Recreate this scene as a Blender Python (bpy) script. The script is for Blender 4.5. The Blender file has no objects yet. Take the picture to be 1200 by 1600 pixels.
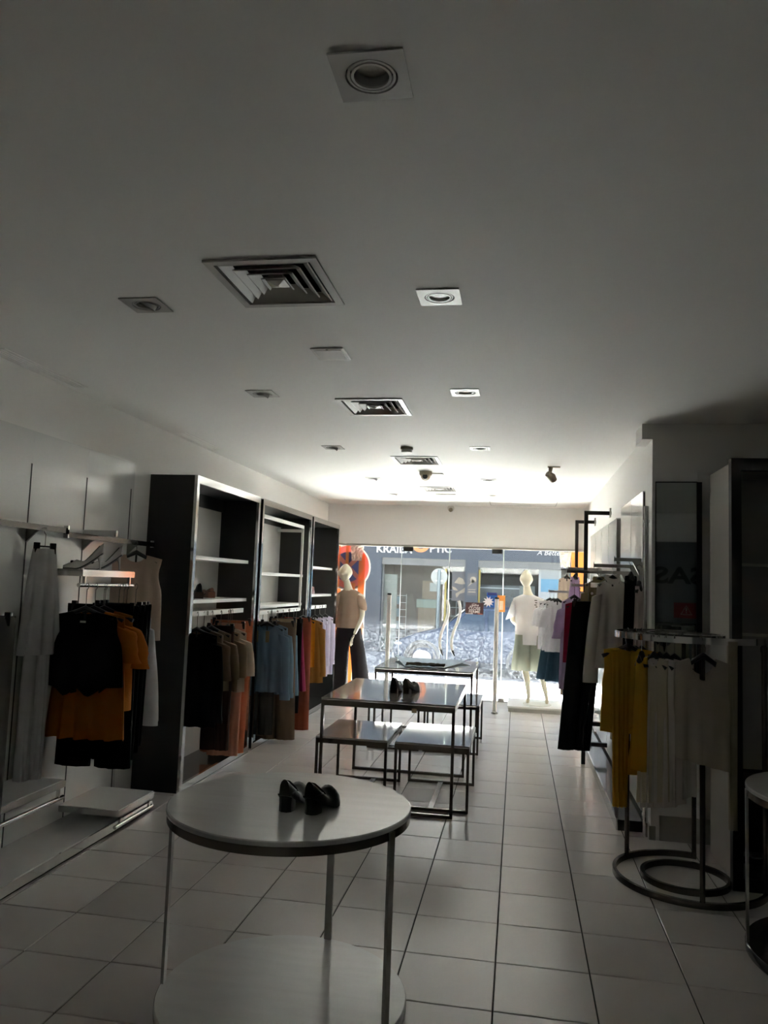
import bpy, bmesh, math, random
from mathutils import Vector, Matrix
PI = math.pi
SC = bpy.context.scene
COL = SC.collection
random.seed(7)

# ------------------------------------------------------------------ camera
cam_d = bpy.data.cameras.new('camera')
cam_d.sensor_fit = 'VERTICAL'
cam_d.sensor_height = 36.0
cam_d.lens = 1210.62 / 1600 * 36.0
cam_d.clip_end = 200
cam = bpy.data.objects.new('camera', cam_d)
COL.objects.link(cam)
YAW, PITCH, ROLL = 0.173535, 0.0917932, 0.0366873
_f = Vector((-math.sin(YAW) * math.cos(PITCH), math.cos(YAW) * math.cos(PITCH), math.sin(PITCH)))
_r = Vector((math.cos(YAW), math.sin(YAW), 0))
_u = _r.cross(_f)
_r2 = _r * math.cos(ROLL) + _u * math.sin(ROLL)
_u2 = -_r * math.sin(ROLL) + _u * math.cos(ROLL)
mw = Matrix(((_r2.x, _u2.x, -_f.x, 0), (_r2.y, _u2.y, -_f.y, 0), (_r2.z, _u2.z, -_f.z, 1.6313), (0, 0, 0, 1)))
cam.matrix_world = mw
SC.camera = cam

# ------------------------------------------------------------------ sky, sun, exposure
world = bpy.data.worlds.new('world')
SC.world = world
world.use_nodes = True
wn = world.node_tree
wn.nodes.clear()
_o = wn.nodes.new('ShaderNodeOutputWorld')
_b = wn.nodes.new('ShaderNodeBackground')
_s = wn.nodes.new('ShaderNodeTexSky')
_s.sky_type = 'NISHITA'
_s.sun_disc = False
_s.sun_elevation = math.radians(62)
_s.sun_rotation = math.radians(20)
_b.inputs['Strength'].default_value = 0.1
wn.links.new(_s.outputs[0], _b.inputs[0])
wn.links.new(_b.outputs[0], _o.inputs[0])
sun_d = bpy.data.lights.new('sun', 'SUN')
sun_d.energy = 40.0
sun_d.angle = math.radians(0.6)
sun_d.color = (1.0, 0.955, 0.91)
sun = bpy.data.objects.new('sun', sun_d)
COL.objects.link(sun)
sun.location = (3, 15, 12)
sun.rotation_euler = Vector((-0.10, -0.50, -1.0)).to_track_quat('-Z', 'Y').to_euler()
# sampling aid over the shop window (emits nothing itself)
por_d = bpy.data.lights.new('window_portal', 'AREA')
por_d.shape = 'RECTANGLE'
por_d.size, por_d.size_y = 3.75, 2.2
por_d.cycles.is_portal = True
por = bpy.data.objects.new('window_portal', por_d)
COL.objects.link(por)
por.location = (-0.97, 11.52, 1.1)
por.rotation_euler = (-PI / 2, 0, 0)
SC.view_settings.view_transform = 'Standard'
SC.view_settings.look = 'None'
SC.view_settings.gamma = 1.0
SC.view_settings.use_curve_mapping = False
SC.view_settings.exposure = 3.25
SC.cycles.max_bounces = 14
SC.cycles.diffuse_bounces = 7
SC.cycles.glossy_bounces = 6
SC.cycles.transparent_max_bounces = 24
SC.cycles.sample_clamp_indirect = 12.0
SC.cycles.use_denoising = True
SC.cycles.caustics_reflective = False
SC.cycles.caustics_refractive = False


# ------------------------------------------------------------------ materials
def lin(h):
    h = h.lstrip('#')
    return tuple(((v / 12.92) if v <= 0.04045 else ((v + 0.055) / 1.055) ** 2.4)
                 for v in (int(h[i:i + 2], 16) / 255 for i in (0, 2, 4))) + (1.0,)


MATS = {}


def mat(name, hexc, rough=0.5, metal=0.0, var=0.08, scale=6.0, bump=0.0, bscale=80.0, spec=0.5, coat=0.0, objvar=0.0, trans=0.0, stretch=None):
    if name in MATS:
        return MATS[name]
    m = bpy.data.materials.new(name)
    m.use_nodes = True
    nt = m.node_tree
    p = nt.nodes['Principled BSDF']
    p.inputs['Roughness'].default_value = rough
    p.inputs['Metallic'].default_value = metal
    p.inputs['Specular IOR Level'].default_value = spec
    p.inputs['Coat Weight'].default_value = coat
    tc = nt.nodes.new('ShaderNodeTexCoord')
    src = tc.outputs['Object']
    if stretch:
        mp = nt.nodes.new('ShaderNodeMapping')
        mp.inputs['Scale'].default_value = stretch
        nt.links.new(src, mp.inputs[0])
        src = mp.outputs[0]
    n = nt.nodes.new('ShaderNodeTexNoise')
    n.inputs['Scale'].default_value = scale
    n.inputs['Detail'].default_value = 5
    nt.links.new(src, n.inputs['Vector'])
    c = lin(hexc)
    mx = nt.nodes.new('ShaderNodeMix')
    mx.data_type = 'RGBA'
    mx.inputs[6].default_value = tuple(max(0, v * (1 - var)) for v in c[:3]) + (1,)
    mx.inputs[7].default_value = tuple(min(1, v * (1 + var)) for v in c[:3]) + (1,)
    nt.links.new(n.outputs['Fac'], mx.inputs[0])
    out = mx.outputs[2]
    if objvar:
        oi = nt.nodes.new('ShaderNodeObjectInfo')
        mr = nt.nodes.new('ShaderNodeMapRange')
        mr.inputs[3].default_value = 1 - objvar
        mr.inputs[4].default_value = 1 + objvar
        nt.links.new(oi.outputs['Random'], mr.inputs[0])
        hv = nt.nodes.new('ShaderNodeHueSaturation')
        nt.links.new(mr.outputs[0], hv.inputs['Value'])
        nt.links.new(out, hv.inputs['Color'])
        out = hv.outputs[0]
    nt.links.new(out, p.inputs['Base Color'])
    if trans:
        tl = nt.nodes.new('ShaderNodeBsdfTranslucent')
        nt.links.new(out, tl.inputs[0])
        ms = nt.nodes.new('ShaderNodeMixShader')
        ms.inputs[0].default_value = trans
        nt.links.new(p.outputs[0], ms.inputs[1])
        nt.links.new(tl.outputs[0], ms.inputs[2])
        nt.links.new(ms.outputs[0], nt.nodes['Material Output'].inputs[0])
    if bump:
        nb = nt.nodes.new('ShaderNodeTexNoise')
        nb.inputs['Scale'].default_value = bscale
        nt.links.new(src, nb.inputs['Vector'])
        bp = nt.nodes.new('ShaderNodeBump')
        bp.inputs['Strength'].default_value = bump
        bp.inputs['Distance'].default_value = 0.01
        nt.links.new(nb.outputs['Fac'], bp.inputs['Height'])
        nt.links.new(bp.outputs[0], p.inputs['Normal'])
    MATS[name] = m
    return m


def fabric(hexc, rough=0.85, trans=0.3):
    c = [min(0.8, v * 1.45) if max(lin(hexc)[:3]) > 0.02 else v for v in lin(hexc)[:3]]
    h2 = '#' + ''.join('%02x' % round(255 * (v * 12.92 if v <= 0.0031308 else 1.055 * v ** (1 / 2.4) - 0.055)) for v in c)
    return mat('fabric_' + hexc, h2, rough, 0, 0.10, 14.0, 0.25, 160.0, 0.2, trans=trans)


def glass_mat(name, dust_lo, dust_hi, zcut, tint=(0.93, 0.97, 0.97, 1)):
    """thin window glass: clear, mirror-like at grazing angles, with a film of street dust"""
    m = bpy.data.materials.new(name)
    m.use_nodes = True
    nt = m.node_tree
    nt.nodes.clear()
    L = nt.links.new
    out = nt.nodes.new('ShaderNodeOutputMaterial')
    tr = nt.nodes.new('ShaderNodeBsdfTransparent')
    tr.inputs[0].default_value = tint
    gl = nt.nodes.new('ShaderNodeBsdfGlossy')
    gl.inputs['Roughness'].default_value = 0.02
    fr = nt.nodes.new('ShaderNodeFresnel')
    fr.inputs[0].default_value = 1.25
    m1 = nt.nodes.new('ShaderNodeMixShader')
    L(fr.outputs[0], m1.inputs[0]); L(tr.outputs[0], m1.inputs[1]); L(gl.outputs[0], m1.inputs[2])
    di = nt.nodes.new('ShaderNodeBsdfDiffuse')
    di.inputs[0].default_value = (0.8, 0.82, 0.84, 1)
    tl = nt.nodes.new('ShaderNodeBsdfTranslucent')
    tl.inputs[0].default_value = (0.75, 0.82, 0.9, 1)
    ma = nt.nodes.new('ShaderNodeMixShader')
    ma.inputs[0].default_value = 0.6
    L(di.outputs[0], ma.inputs[1]); L(tl.outputs[0], ma.inputs[2])
    tc = nt.nodes.new('ShaderNodeTexCoord')
    sx = nt.nodes.new('ShaderNodeSeparateXYZ')
    ge = nt.nodes.new('ShaderNodeNewGeometry')
    L(ge.outputs['Position'], sx.inputs[0])
    n = nt.nodes.new('ShaderNodeTexNoise')
    n.inputs['Scale'].default_value = 45
    n.inputs['Detail'].default_value = 8
    n.inputs['Roughness'].default_value = 0.75
    L(ge.outputs['Position'], n.inputs['Vector'])
    rp = nt.nodes.new('ShaderNodeMapRange')
    rp.inputs[1].default_value = 0.45; rp.inputs[2].default_value = 0.6
    L(n.outputs['Fac'], rp.inputs[0])
    zr = nt.nodes.new('ShaderNodeMapRange')
    zr.inputs[1].default_value = zcut + 0.12; zr.inputs[2].default_value = zcut - 0.12
    zr.inputs[3].default_value = dust_hi; zr.inputs[4].default_value = dust_lo  # dust thinned above zcut, putting the edge of the sunlit glass into the film
    L(sx.outputs['Z'], zr.inputs[0])
    mu = nt.nodes.new('ShaderNodeMath'); mu.operation = 'MULTIPLY'
    L(rp.outputs[0], mu.inputs[0]); L(zr.outputs[0], mu.inputs[1])
    ad = nt.nodes.new('ShaderNodeMath'); ad.operation = 'ADD'; ad.inputs[1].default_value = 0.0005
    L(mu.outputs[0], ad.inputs[0])
    m2 = nt.nodes.new('ShaderNodeMixShader')
    L(ad.outputs[0], m2.inputs[0]); L(m1.outputs[0], m2.inputs[1]); L(ma.outputs[0], m2.inputs[2])
    L(m2.outputs[0], out.inputs[0])
    return m


M_WALL = mat('wall_paint', '#f0eeea', 0.6, var=0.03, scale=1.5, bump=0.05, bscale=60)
M_CEIL = mat('ceiling_paint', '#f0eeea', 0.7, var=0.03, scale=1.2, bump=0.05, bscale=50)
M_TILE = mat('floor_tile_glaze', '#cfc9c4', 0.24, var=0.06, scale=3.0, bump=0.03, bscale=30, objvar=0.03)
M_GROUT = mat('grout', '#1f1d1b', 0.9)
M_GLOSSW = mat('white_gloss', '#ebebe8', 0.12, var=0.03, scale=2.0, coat=0.4)
M_LAM = mat('white_laminate', '#cfcfcb', 0.16, var=0.06, scale=5.0, coat=0.25)
M_GRYTOP = mat('grey_gloss_top', '#a5a19d', 0.09, var=0.05, scale=3.0, coat=0.5)
M_CHROME = mat('chrome', '#c9c8c6', 0.10, 1.0, var=0.05, scale=9)
M_BRUSH = mat('brushed_steel', '#a9a6a2', 0.28, 1.0, var=0.15, scale=8)
M_DKMETAL = mat('dark_metal', '#5f5b57', 0.25, 1.0, var=0.1, scale=8)
M_BLACK = mat('black_laminate', '#242323', 0.38, var=0.15, scale=4)
M_BLKMETAL = mat('black_metal', '#18181a', 0.45, 0.0, var=0.1, scale=6)
M_PLASTIC = mat('black_plastic', '#0f0f10', 0.35, var=0.1)
M_DARKFLOOR = mat('dark_glossy_board', '#4a4846', 0.12, var=0.05, coat=0.3)
M_WHITEP = mat('white_plastic', '#d8d4cb', 0.4, var=0.04)
M_VENT = mat('vent_enamel', '#b9b6af', 0.4, var=0.05)
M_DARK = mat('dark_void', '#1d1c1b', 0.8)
M_LENS = mat('lamp_lens', '#b5b2aa', 0.15, var=0.4, scale=90, coat=0.5)
M_REFL = mat('lamp_reflector', '#c0beba', 0.25, 0.3, var=0.1)
M_MANN = mat('mannequin_skin', '#e6ddc6', 0.4, var=0.03, scale=5, trans=0.0)
M_BEIGEP = mat('camera_plastic', '#a0957f', 0.5, var=0.05)
M_SKIRT = mat('skirting_tile', '#a9a49d', 0.3, var=0.08)
M_MIRROR = mat('mirror_silver', '#aab0ac', 0.02, 1.0, var=0.02)
M_GLASS = glass_mat('shop_glass', 0.03, 0.001, 1.02)
M_EDGE = mat('glass_edge', '#e6eeea', 0.3, var=0.03, trans=0.4)
M_RED = mat('sign_red', '#8e2026', 0.5)
M_BOARD = mat('dark_grey_board', '#6d7073', 0.5, var=0.06)


# ------------------------------------------------------------------ builders
class MB:
    def __init__(s):
        s.v = []; s.f = []

    def raw(s, vs, fs):
        o = len(s.v)
        s.v += [tuple(v) for v in vs]
        s.f += [tuple(i + o for i in f) for f in fs]
        return s

    def box(s, x0, x1, y0, y1, z0, z1):
        return s.raw([(x0, y0, z0), (x1, y0, z0), (x1, y1, z0), (x0, y1, z0), (x0, y0, z1), (x1, y0, z1), (x1, y1, z1), (x0, y1, z1)],
                     [(0, 3, 2, 1), (4, 5, 6, 7), (0, 1, 5, 4), (1, 2, 6, 5), (2, 3, 7, 6), (3, 0, 4, 7)])

    def bar(s, a, b, w, h=None, up=(0, 0, 1)):
        h = h or w
        a, b = Vector(a), Vector(b)
        d = (b - a).normalized()
        u = Vector(up)
        if abs(d.dot(u)) > 0.95:
            u = Vector((0, 1, 0))
        x = d.cross(u).normalized() * (w / 2)
        y = x.cross(d).normalized() * (h / 2)
        vs = [p + i * x + j * y for p in (a, b) for i, j in ((-1, -1), (1, -1), (1, 1), (-1, 1))]
        return s.raw(vs, [(0, 1, 2, 3), (7, 6, 5, 4), (0, 4, 5, 1), (1, 5, 6, 2), (2, 6, 7, 3), (3, 7, 4, 0)])

    def tube(s, pts, r, n=8, closed=False):
        pts = [Vector(p) for p in pts]
        rs = r if isinstance(r, (list, tuple)) else [r] * len(pts)
        rings = []
        prev = None
        for i, p in enumerate(pts):
            if closed:
                d = (pts[(i + 1) % len(pts)] - pts[i - 1]).normalized()
            else:
                d = (pts[min(i + 1, len(pts) - 1)] - pts[max(i - 1, 0)]).normalized()
            u = prev if prev is not None else (Vector((0, 0, 1)) if abs(d.z) < 0.9 else Vector((1, 0, 0)))
            x = (u - d * u.dot(d)).normalized()
            prev = x
            y = d.cross(x)
            rings.append([p + (x * math.cos(a) + y * math.sin(a)) * rs[i] for a in (2 * PI * k / n for k in range(n))])
        return s.rings(rings, closed=closed)

    def rings(s, rings, closed=False, cap=True):
        n = len(rings[0])
        vs = [v for r in rings for v in r]
        fs = []
        m = len(rings)
        for i in range(m if closed else m - 1):
            for k in range(n):
                a, b = i * n + k, i * n + (k + 1) % n
                c, d = ((i + 1) % m) * n + (k + 1) % n, ((i + 1) % m) * n + k
                fs.append((a, b, c, d))
        if cap and not closed:
            fs.append(tuple(range(n))[::-1])
            fs.append(tuple((m - 1) * n + k for k in range(n)))
        return s.raw(vs, fs)

    def lathe(s, prof, n=32, c=(0, 0), axis='z', arc=None):
        """prof: (radius, height) pairs"""
        rings = []
        for r, h in prof:
            ring = []
            for k in range(n):
                a = 2 * PI * k / n
                x, y = c[0] + r * math.cos(a), c[1] + r * math.sin(a)
                ring.append((x, y, h) if axis == 'z' else ((x, h, y) if axis == 'y' else (h, x, y)))
            rings.append(ring)
        if prof[0] == prof[-1]:
            return s.rings(rings[:-1], closed=True)
        return s.rings(rings, cap=False)

    def ellipsoid(s, c, r, n=14, m=9):
        rings = []
        for i in range(m):
            t = PI * (0.04 + 0.92 * i / (m - 1))
            rings.append([(c[0] + r[0] * math.sin(t) * math.cos(a), c[1] + r[1] * math.sin(t) * math.sin(a), c[2] - r[2] * math.cos(t))
                          for a in (2 * PI * k / n for k in range(n))])
        return s.rings(rings)

    def prism(s, poly, h0, h1, axis='y'):
        n = len(poly)

        def P(p, h):
            return (p[0], h, p[1]) if axis == 'y' else ((p[0], p[1], h) if axis == 'z' else (h, p[0], p[1]))
        vs = [P(p, h0) for p in poly] + [P(p, h1) for p in poly]
        fs = [tuple(range(n)), tuple(range(2 * n - 1, n - 1, -1))]
        fs += [(i, (i + 1) % n, n + (i + 1) % n, n + i) for i in range(n)]
        return s.raw(vs, fs)

    def mesh(s, name, material, smooth=False):
        me = bpy.data.meshes.new(name)
        me.from_pydata(s.v, [], s.f)
        bm = bmesh.new()
        bm.from_mesh(me)
        bmesh.ops.recalc_face_normals(bm, faces=bm.faces)
        bm.to_mesh(me)
        bm.free()
        if material:
            me.materials.append(material)
        if smooth:
            me.polygons.foreach_set('use_smooth', [True] * len(me.polygons))
            try:
                me.set_sharp_from_angle(angle=math.radians(40 if smooth is True else smooth))
            except Exception:
                pass
        return me

    def build(s, name, material, parent=None, smooth=False, bevel=0.0):
        o = bpy.data.objects.new(name, s.mesh(name, material, smooth))
        COL.objects.link(o)
        if parent is not None:
            o.parent = parent
        if bevel:
            b = o.modifiers.new('bevel', 'BEVEL')
            b.width = bevel
            b.segments = 2
            b.limit_method = 'ANGLE'
        return o


def tag(o, label, cat, group=None, kind=None):
    if label: o['label'] = label
    if cat: o['category'] = cat
    if group: o['group'] = group
    if kind: o['kind'] = kind
    return o


def thing(name, label, cat, loc=(0, 0, 0), rz=0.0, group=None):
    o = bpy.data.objects.new(name, None)
    o.empty_display_size = 0.1
    COL.objects.link(o)
    o.location = loc
    o.rotation_euler = (0, 0, rz)
    return tag(o, label, cat, group)


def struct(name, mb, m, parent=None, smooth=False):
    o = mb.build(name, m, parent, smooth)
    if parent is None:
        o['kind'] = 'structure'
    return o


def box(*a):
    return MB().box(*a)


def text(name, body, size, loc, rot, m, parent=None, extrude=0.002, align='LEFT', shear=0.0, sx=1.0, bold=0.0):
    cu = bpy.data.curves.new(name, 'FONT')
    cu.body = body
    cu.size = size
    cu.extrude = extrude
    cu.align_x = align
    cu.shear = shear
    cu.offset = bold
    cu.resolution_u = 3
    o = bpy.data.objects.new(name, cu)
    COL.objects.link(o)
    dg = bpy.context.evaluated_depsgraph_get()
    me = bpy.data.meshes.new_from_object(o.evaluated_get(dg))
    bpy.data.objects.remove(o)
    me.materials.clear()
    me.materials.append(m)
    n = bpy.data.objects.new(name, me)
    COL.objects.link(n)
    n.location = loc
    n.rotation_euler = rot
    n.scale = (sx, 1, 1)
    if parent is not None:
        n.parent = parent
    return n


# ------------------------------------------------------------------ room dimensions
XL, XR, YB, YG, CZ = -2.87, 0.93, -0.95, 11.45, 2.81
XN, YN = 3.0, 5.57           # niche on the right: side wall, end wall
XP = 0.905                   # face of the pillar

# ------------------------------------------------------------------ floor with tiles
fl = struct('floor', box(XL - 0.1, XN + 0.1, YB - 0.1, YG + 0.1, -0.10, -0.006), M_GROUT)
TX0, TY0, TS = -2.0626, 4.396, 0.4


def tile_mesh(w, d):
    g, b = 0.003, 0.002
    m = MB()
    m.raw([(g, g, -0.006), (w - g, g, -0.006), (w - g, d - g, -0.006), (g, d - g, -0.006),
           (g, g, -b), (w - g, g, -b), (w - g, d - g, -b), (g, d - g, -b),
           (g + b, g + b, 0), (w - g - b, g + b, 0), (w - g - b, d - g - b, 0), (g + b, d - g - b, 0)],
          [(0, 1, 5, 4), (1, 2, 6, 5), (2, 3, 7, 6), (3, 0, 4, 7), (4, 5, 9, 8), (5, 6, 10, 9), (6, 7, 11, 10), (7, 4, 8, 11), (8, 9, 10, 11)])
    return m.mesh('tile', M_TILE)


TM, TM_N, TM_E, TM_NE = tile_mesh(TS, TS), tile_mesh(XR - 0.7374, TS), tile_mesh(TS, YG - 11.196), tile_mesh(XR - 0.7374, YG - 11.196)
rest = MB()
for j in range(-14, 18):
    y = TY0 + TS * j
    if y < YB - 0.4 or y > YG: continue
    last = y + TS > YG
    for k in range(-2, 13):
        x = TX0 + TS * k
        if x > XN: continue
        side = x > 0.7 and y >= YN - 0.02
        if side and x > 0.8: continue
        if y < 2.3 or x > 2.3:
            rest.box(x + 0.002, min(x + TS, XN) - 0.002, y + 0.002, y + TS - 0.002, -0.006, 0)
            continue
        me = TM
        if last: me = TM_NE if side else TM_E
        elif side: me = TM_N
        o = bpy.data.objects.new('tile', me)
        COL.objects.link(o)
        o.parent = fl
        o.location = (x, y, 0)
r_ = rest.build('tile_remainder', M_TILE, fl)
r_['kind'] = 'stuff'

# ------------------------------------------------------------------ ceiling with cut-outs
LIGHTS = [(-0.36, 1.67)] + [(x, y) for y in (3.07, 4.65, 6.58, 8.54, 10.02) for x in (-1.63, -0.34)]
VENTS = [(-0.97, 2.88), (-0.97, 5.03), (-0.97, 7.25), (-0.97, 9.42)]
SLOTS = [(-2.775, 4.05), (-2.775, 6.34)]
holes = [(x - 0.066, x + 0.066, y - 0.066, y + 0.066) for x, y in LIGHTS] + [(x - 0.19, x + 0.19, y - 0.21, y + 0.21) for x, y in VENTS] + \
        [(x - 0.034, x + 0.034, y - 0.40, y + 0.40) for x, y in SLOTS]
xs = sorted({XL - 0.1, XN + 0.1} | {h[0] for h in holes} | {h[1] for h in holes})
ys = sorted({YB - 0.1, YG + 0.25} | {h[2] for h in holes} | {h[3] for h in holes})
cm = MB()
for j in range(len(ys) - 1):
    run = None
    for i in range(len(xs) - 1):
        mx_, my_ = (xs[i] + xs[i + 1]) / 2, (ys[j] + ys[j + 1]) / 2
        inside = any(h[0] < mx_ < h[1] and h[2] < my_ < h[3] for h in holes)
        if inside:
            if run is not None: cm.box(run, xs[i], ys[j], ys[j + 1], CZ, CZ + 0.012)
            run = None
        elif run is None:
            run = xs[i]
    if run is not None: cm.box(run, xs[-1], ys[j], ys[j + 1], CZ, CZ + 0.012)
ce = struct('ceiling', cm, M_CEIL)
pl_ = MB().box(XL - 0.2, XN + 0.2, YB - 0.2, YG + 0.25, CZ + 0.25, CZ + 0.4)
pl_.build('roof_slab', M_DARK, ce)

# ------------------------------------------------------------------ walls
struct('wall_left', box(XL - 0.15, XL, YB - 0.1, YG + 0.25, -0.1, CZ + 0.3), M_WALL)
struct('wall_right', box(XR, XR + 0.15, YN + 0.3, YG + 0.25, -0.1, CZ + 0.3), M_WALL)
struct('wall_pillar', box(XP, XR + 0.15, YN, YN + 0.3, -0.1, CZ + 0.3), M_WALL)
struct('wall_niche', box(XR + 0.15, XN + 0.15, YN, YN + 0.15, -0.1, CZ + 0.3), M_WALL)
struct('wall_niche_side', box(XN, XN + 0.15, YB - 0.1, YN, -0.1, CZ + 0.3), M_WALL)
struct('wall_rear', box(XL - 0.15, XN + 0.15, YB - 0.15, YB, -0.1, CZ + 0.3), M_WALL)
struct('wall_front', box(XL, XR, YG, YG + 0.22, 2.215, CZ + 0.3), M_WALL)
struct('trim_1', box(XL, XR, YG - 0.03, YG + 0.05, 2.185, 2.215), mat('aluminium', '#b5b0a6', 0.4, 0.6), None)
struct('trim_2', box(0.835, XP, 5.25 + 0.32, 5.86, 2.70, CZ), M_WALL)
struct('baseboard_pillar', box(XP - 0.012, XP + 0.03, YN - 0.012, YN + 0.3, 0, 0.09), M_SKIRT)
struct('baseboard_niche', box(XR + 0.03, XN, YN - 0.012, YN, 0, 0.16), M_SKIRT)
struct('baseboard_right', box(XR - 0.01, XR, YN + 0.3, YG, 0, 0.09), M_SKIRT)
struct('trim_3', MB().box(1.205, 1.225, YN - 0.02, YN, 0.16, 2.47).box(1.205, 1.75, YN - 0.02, YN, 2.45, 2.47), M_WALL)

# glass front: two fixed panes, two doors
GX = [XL, -1.72, -1.0, -0.21, XR]


def pane(name, x0, x1):
    o = box(x0 + 0.004, x1 - 0.004, YG - 0.006, YG + 0.006, 0.01, 2.19).build(name, M_GLASS)
    o['kind'] = 'structure'
    e = MB().box(x0 + 0.001, x0 + 0.007, YG - 0.0065, YG + 0.0065, 0.01, 2.19)
    if name.startswith('door'):
        e.box(x1 - 0.007, x1 - 0.001, YG - 0.0065, YG + 0.0065, 0.01, 2.19)
    e.build('polished_edge', M_EDGE, o)
    return o


pane('window_1', GX[0], GX[1])
d1 = pane('door_1', GX[1], GX[2])
d2 = pane('door_2', GX[2], GX[3])
pane('window_2', GX[3], GX[4])
M_HAND = mat('handle_steel', '#efefe9', 0.3, 0.0, var=0.03)
for d, x0 in ((d1, -1.085), (d2, -0.915)):
    pts = []
    for i in range(25):
        t = i / 24
        pts.append((x0 + 0.02 + 0.075 * math.sin(2 * PI * (t * 0.72 + 0.12)) * (1 - 0.2 * t) + 0.03 * t, YG - 0.055, 1.42 - 0.72 * t))
    h = MB().tube(pts, 0.022, 10)
    h.tube([pts[2], (pts[2][0], YG, pts[2][2])], 0.01, 6).tube([pts[21], (pts[21][0], YG, pts[21][2])], 0.01, 6)
    h.build('door_handle', M_HAND, d, smooth=True)
    MB().tube([pts[-1], (pts[-1][0] + 0.03, YG - 0.05, 0.62)], [0.022, 0.012], 8).build('handle_tip', M_BLKMETAL, d, smooth=True)
for d, x0 in ((d1, -1.69), (d2, -0.38)):
    box(x0, x0 + 0.15, YG - 0.02, YG + 0.02, 2.12, 2.185).build('top_hinge', M_BLKMETAL, d, bevel=0.003)
box(-0.25, -0.16, YG - 0.02, YG + 0.02, 0.0, 0.05).build('bottom_hinge', M_BRUSH, d2, bevel=0.003)
struct('trim_4', box(XL, XR, YG - 0.04, YG + 0.06, -0.006, 0.008), M_BRUSH)

# left wall: glossy display panels with slots
wp = thing('wall_panel', 'white gloss slotted panel covering the wall behind hanging vest and trousers', 'wall panel', (XL, 3.9, 0))
edges = [-1.0 - 3.9, 2.92 - 3.9, 3.52 - 3.9, 4.12 - 3.9, 4.72 - 3.9, 5.32 - 3.9, 5.37 - 3.9]
for a, b in zip(edges, edges[1:]):
    box(0.001, 0.022, a + (0.0 if a < -4 else 0.005), b - 0.005, 0.02, 2.458).build('panel', M_GLOSSW, wp)
for e in edges[1:-1]:
    box(0.001, 0.0235, e - 0.0055, e + 0.0055, 0.02, 2.262).build('slot_channel', M_BLKMETAL, wp)
    box(0.001, 0.0215, e - 0.0052, e + 0.0052, 2.262, 2.458).build('slot_filler', M_GLOSSW, wp)

# right wall: two runs of grooved panels
for nm, lab, x_, y0, y1, z1, n_ in (('wall_panel', 'white grooved wall panel above the hanging white blouse', 0.89, 5.88, 7.12, 2.375, 2),
                                   ('wall_panel', 'white grooved wall panel near the shop window', 0.875, 7.30, 9.85, 2.30, 4)):
    w = thing(nm, lab, 'wall panel', (x_, y0, 0))
    st = (y1 - y0) / n_
    for i in range(n_):
        box(0, 0.93 - x_ - 0.001, i * st + 0.006, (i + 1) * st - 0.006, 0.1, z1).build('panel', M_GLOSSW, w)
        box(0.004, 0.93 - x_ - 0.001, i * st - 0.006, i * st + 0.006, 0.1, z1 - 0.01).build('slot_channel', M_DKMETAL, w)

# ------------------------------------------------------------------ ceiling fittings
NAMES_L = {0: 'square recessed downlight nearest the viewer, above the round table', 1: 'square tilted downlight beside the big air vent',
           2: 'bright square downlight on the right of the big air vent', 3: 'tilted square downlight between first and second air vents',
           4: 'square downlight level with the second air vent', 5: 'small tilted downlight beside the smoke detector, cabinet side',
           6: 'small square downlight beside the smoke detector, right-hand side', 7: 'small tilted downlight beside the dome camera, cabinet side',
           8: 'small downlight between dome camera and spotlight', 9: 'tiny downlight by the farthest vent, cabinet side', 10: 'tiny downlight by the ceiling hatch'}
for i, (x, y) in enumerate(LIGHTS):
    t = thing('downlight', NAMES_L[i], 'ceiling light', (x, y, CZ), group='square recessed downlights')
    q = 0.0865
    fr = MB()
    N = 32
    ins = [(0.062 * math.cos(2 * PI * k / N + PI / 4), 0.062 * math.sin(2 * PI * k / N + PI / 4)) for k in range(N)]
    outs = []
    for k in range(N):
        a = 2 * PI * k / N + PI / 4
        s_ = q / max(abs(math.cos(a)), abs(math.sin(a)))
        outs.append((s_ * math.cos(a), s_ * math.sin(a)))
    fr.rings([[(p[0], p[1], 0) for p in outs], [(p[0], p[1], -0.005) for p in outs], [(p[0], p[1], -0.005) for p in ins], [(p[0], p[1], 0.02) for p in ins]], cap=False)
    fr.build('frame', M_VENT, t)
    for r0, r1, z in ((0.0515, 0.057, -0.004), (0.0415, 0.0475, -0.005)):
        MB().lathe([(r0, 0.012), (r0, z), (r1, z), (r1, 0.012), (r0, 0.012)], 32).build('ring', M_VENT, t, smooth=True)
    MB().lathe([(0.0605, 0.012), (0.06, 0.06)], 24).build('housing', M_BLKMETAL, t)
    tilt = {1: 0.5, 3: 0.6, 5: 0.6, 7: 0.6, 9: 0.5}.get(i, 0.18 if i in (0, 2) else -0.1)
    b = MB().lathe([(0.0412, 0.0), (0.041, 0.012), (0.034, 0.03), (0.02, 0.05)], 24).build('reflector', M_REFL, t, smooth=True)
    l = MB().lathe([(0.0375, 0.02), (0.02, 0.014), (0.001, 0.012)] if i not in (2, 4) else [(0.0405, 0.006), (0.0405, 0.002), (0.001, 0.002)], 24).build('lens', M_LENS, t, smooth=True)
    for o_ in (b, l):
        o_.rotation_euler = (0, tilt if i in (1, 3, 5, 7, 9) else 0, 0)
        o_.location = (0, 0, 0.004 - 0.02 * abs(tilt))

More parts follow.
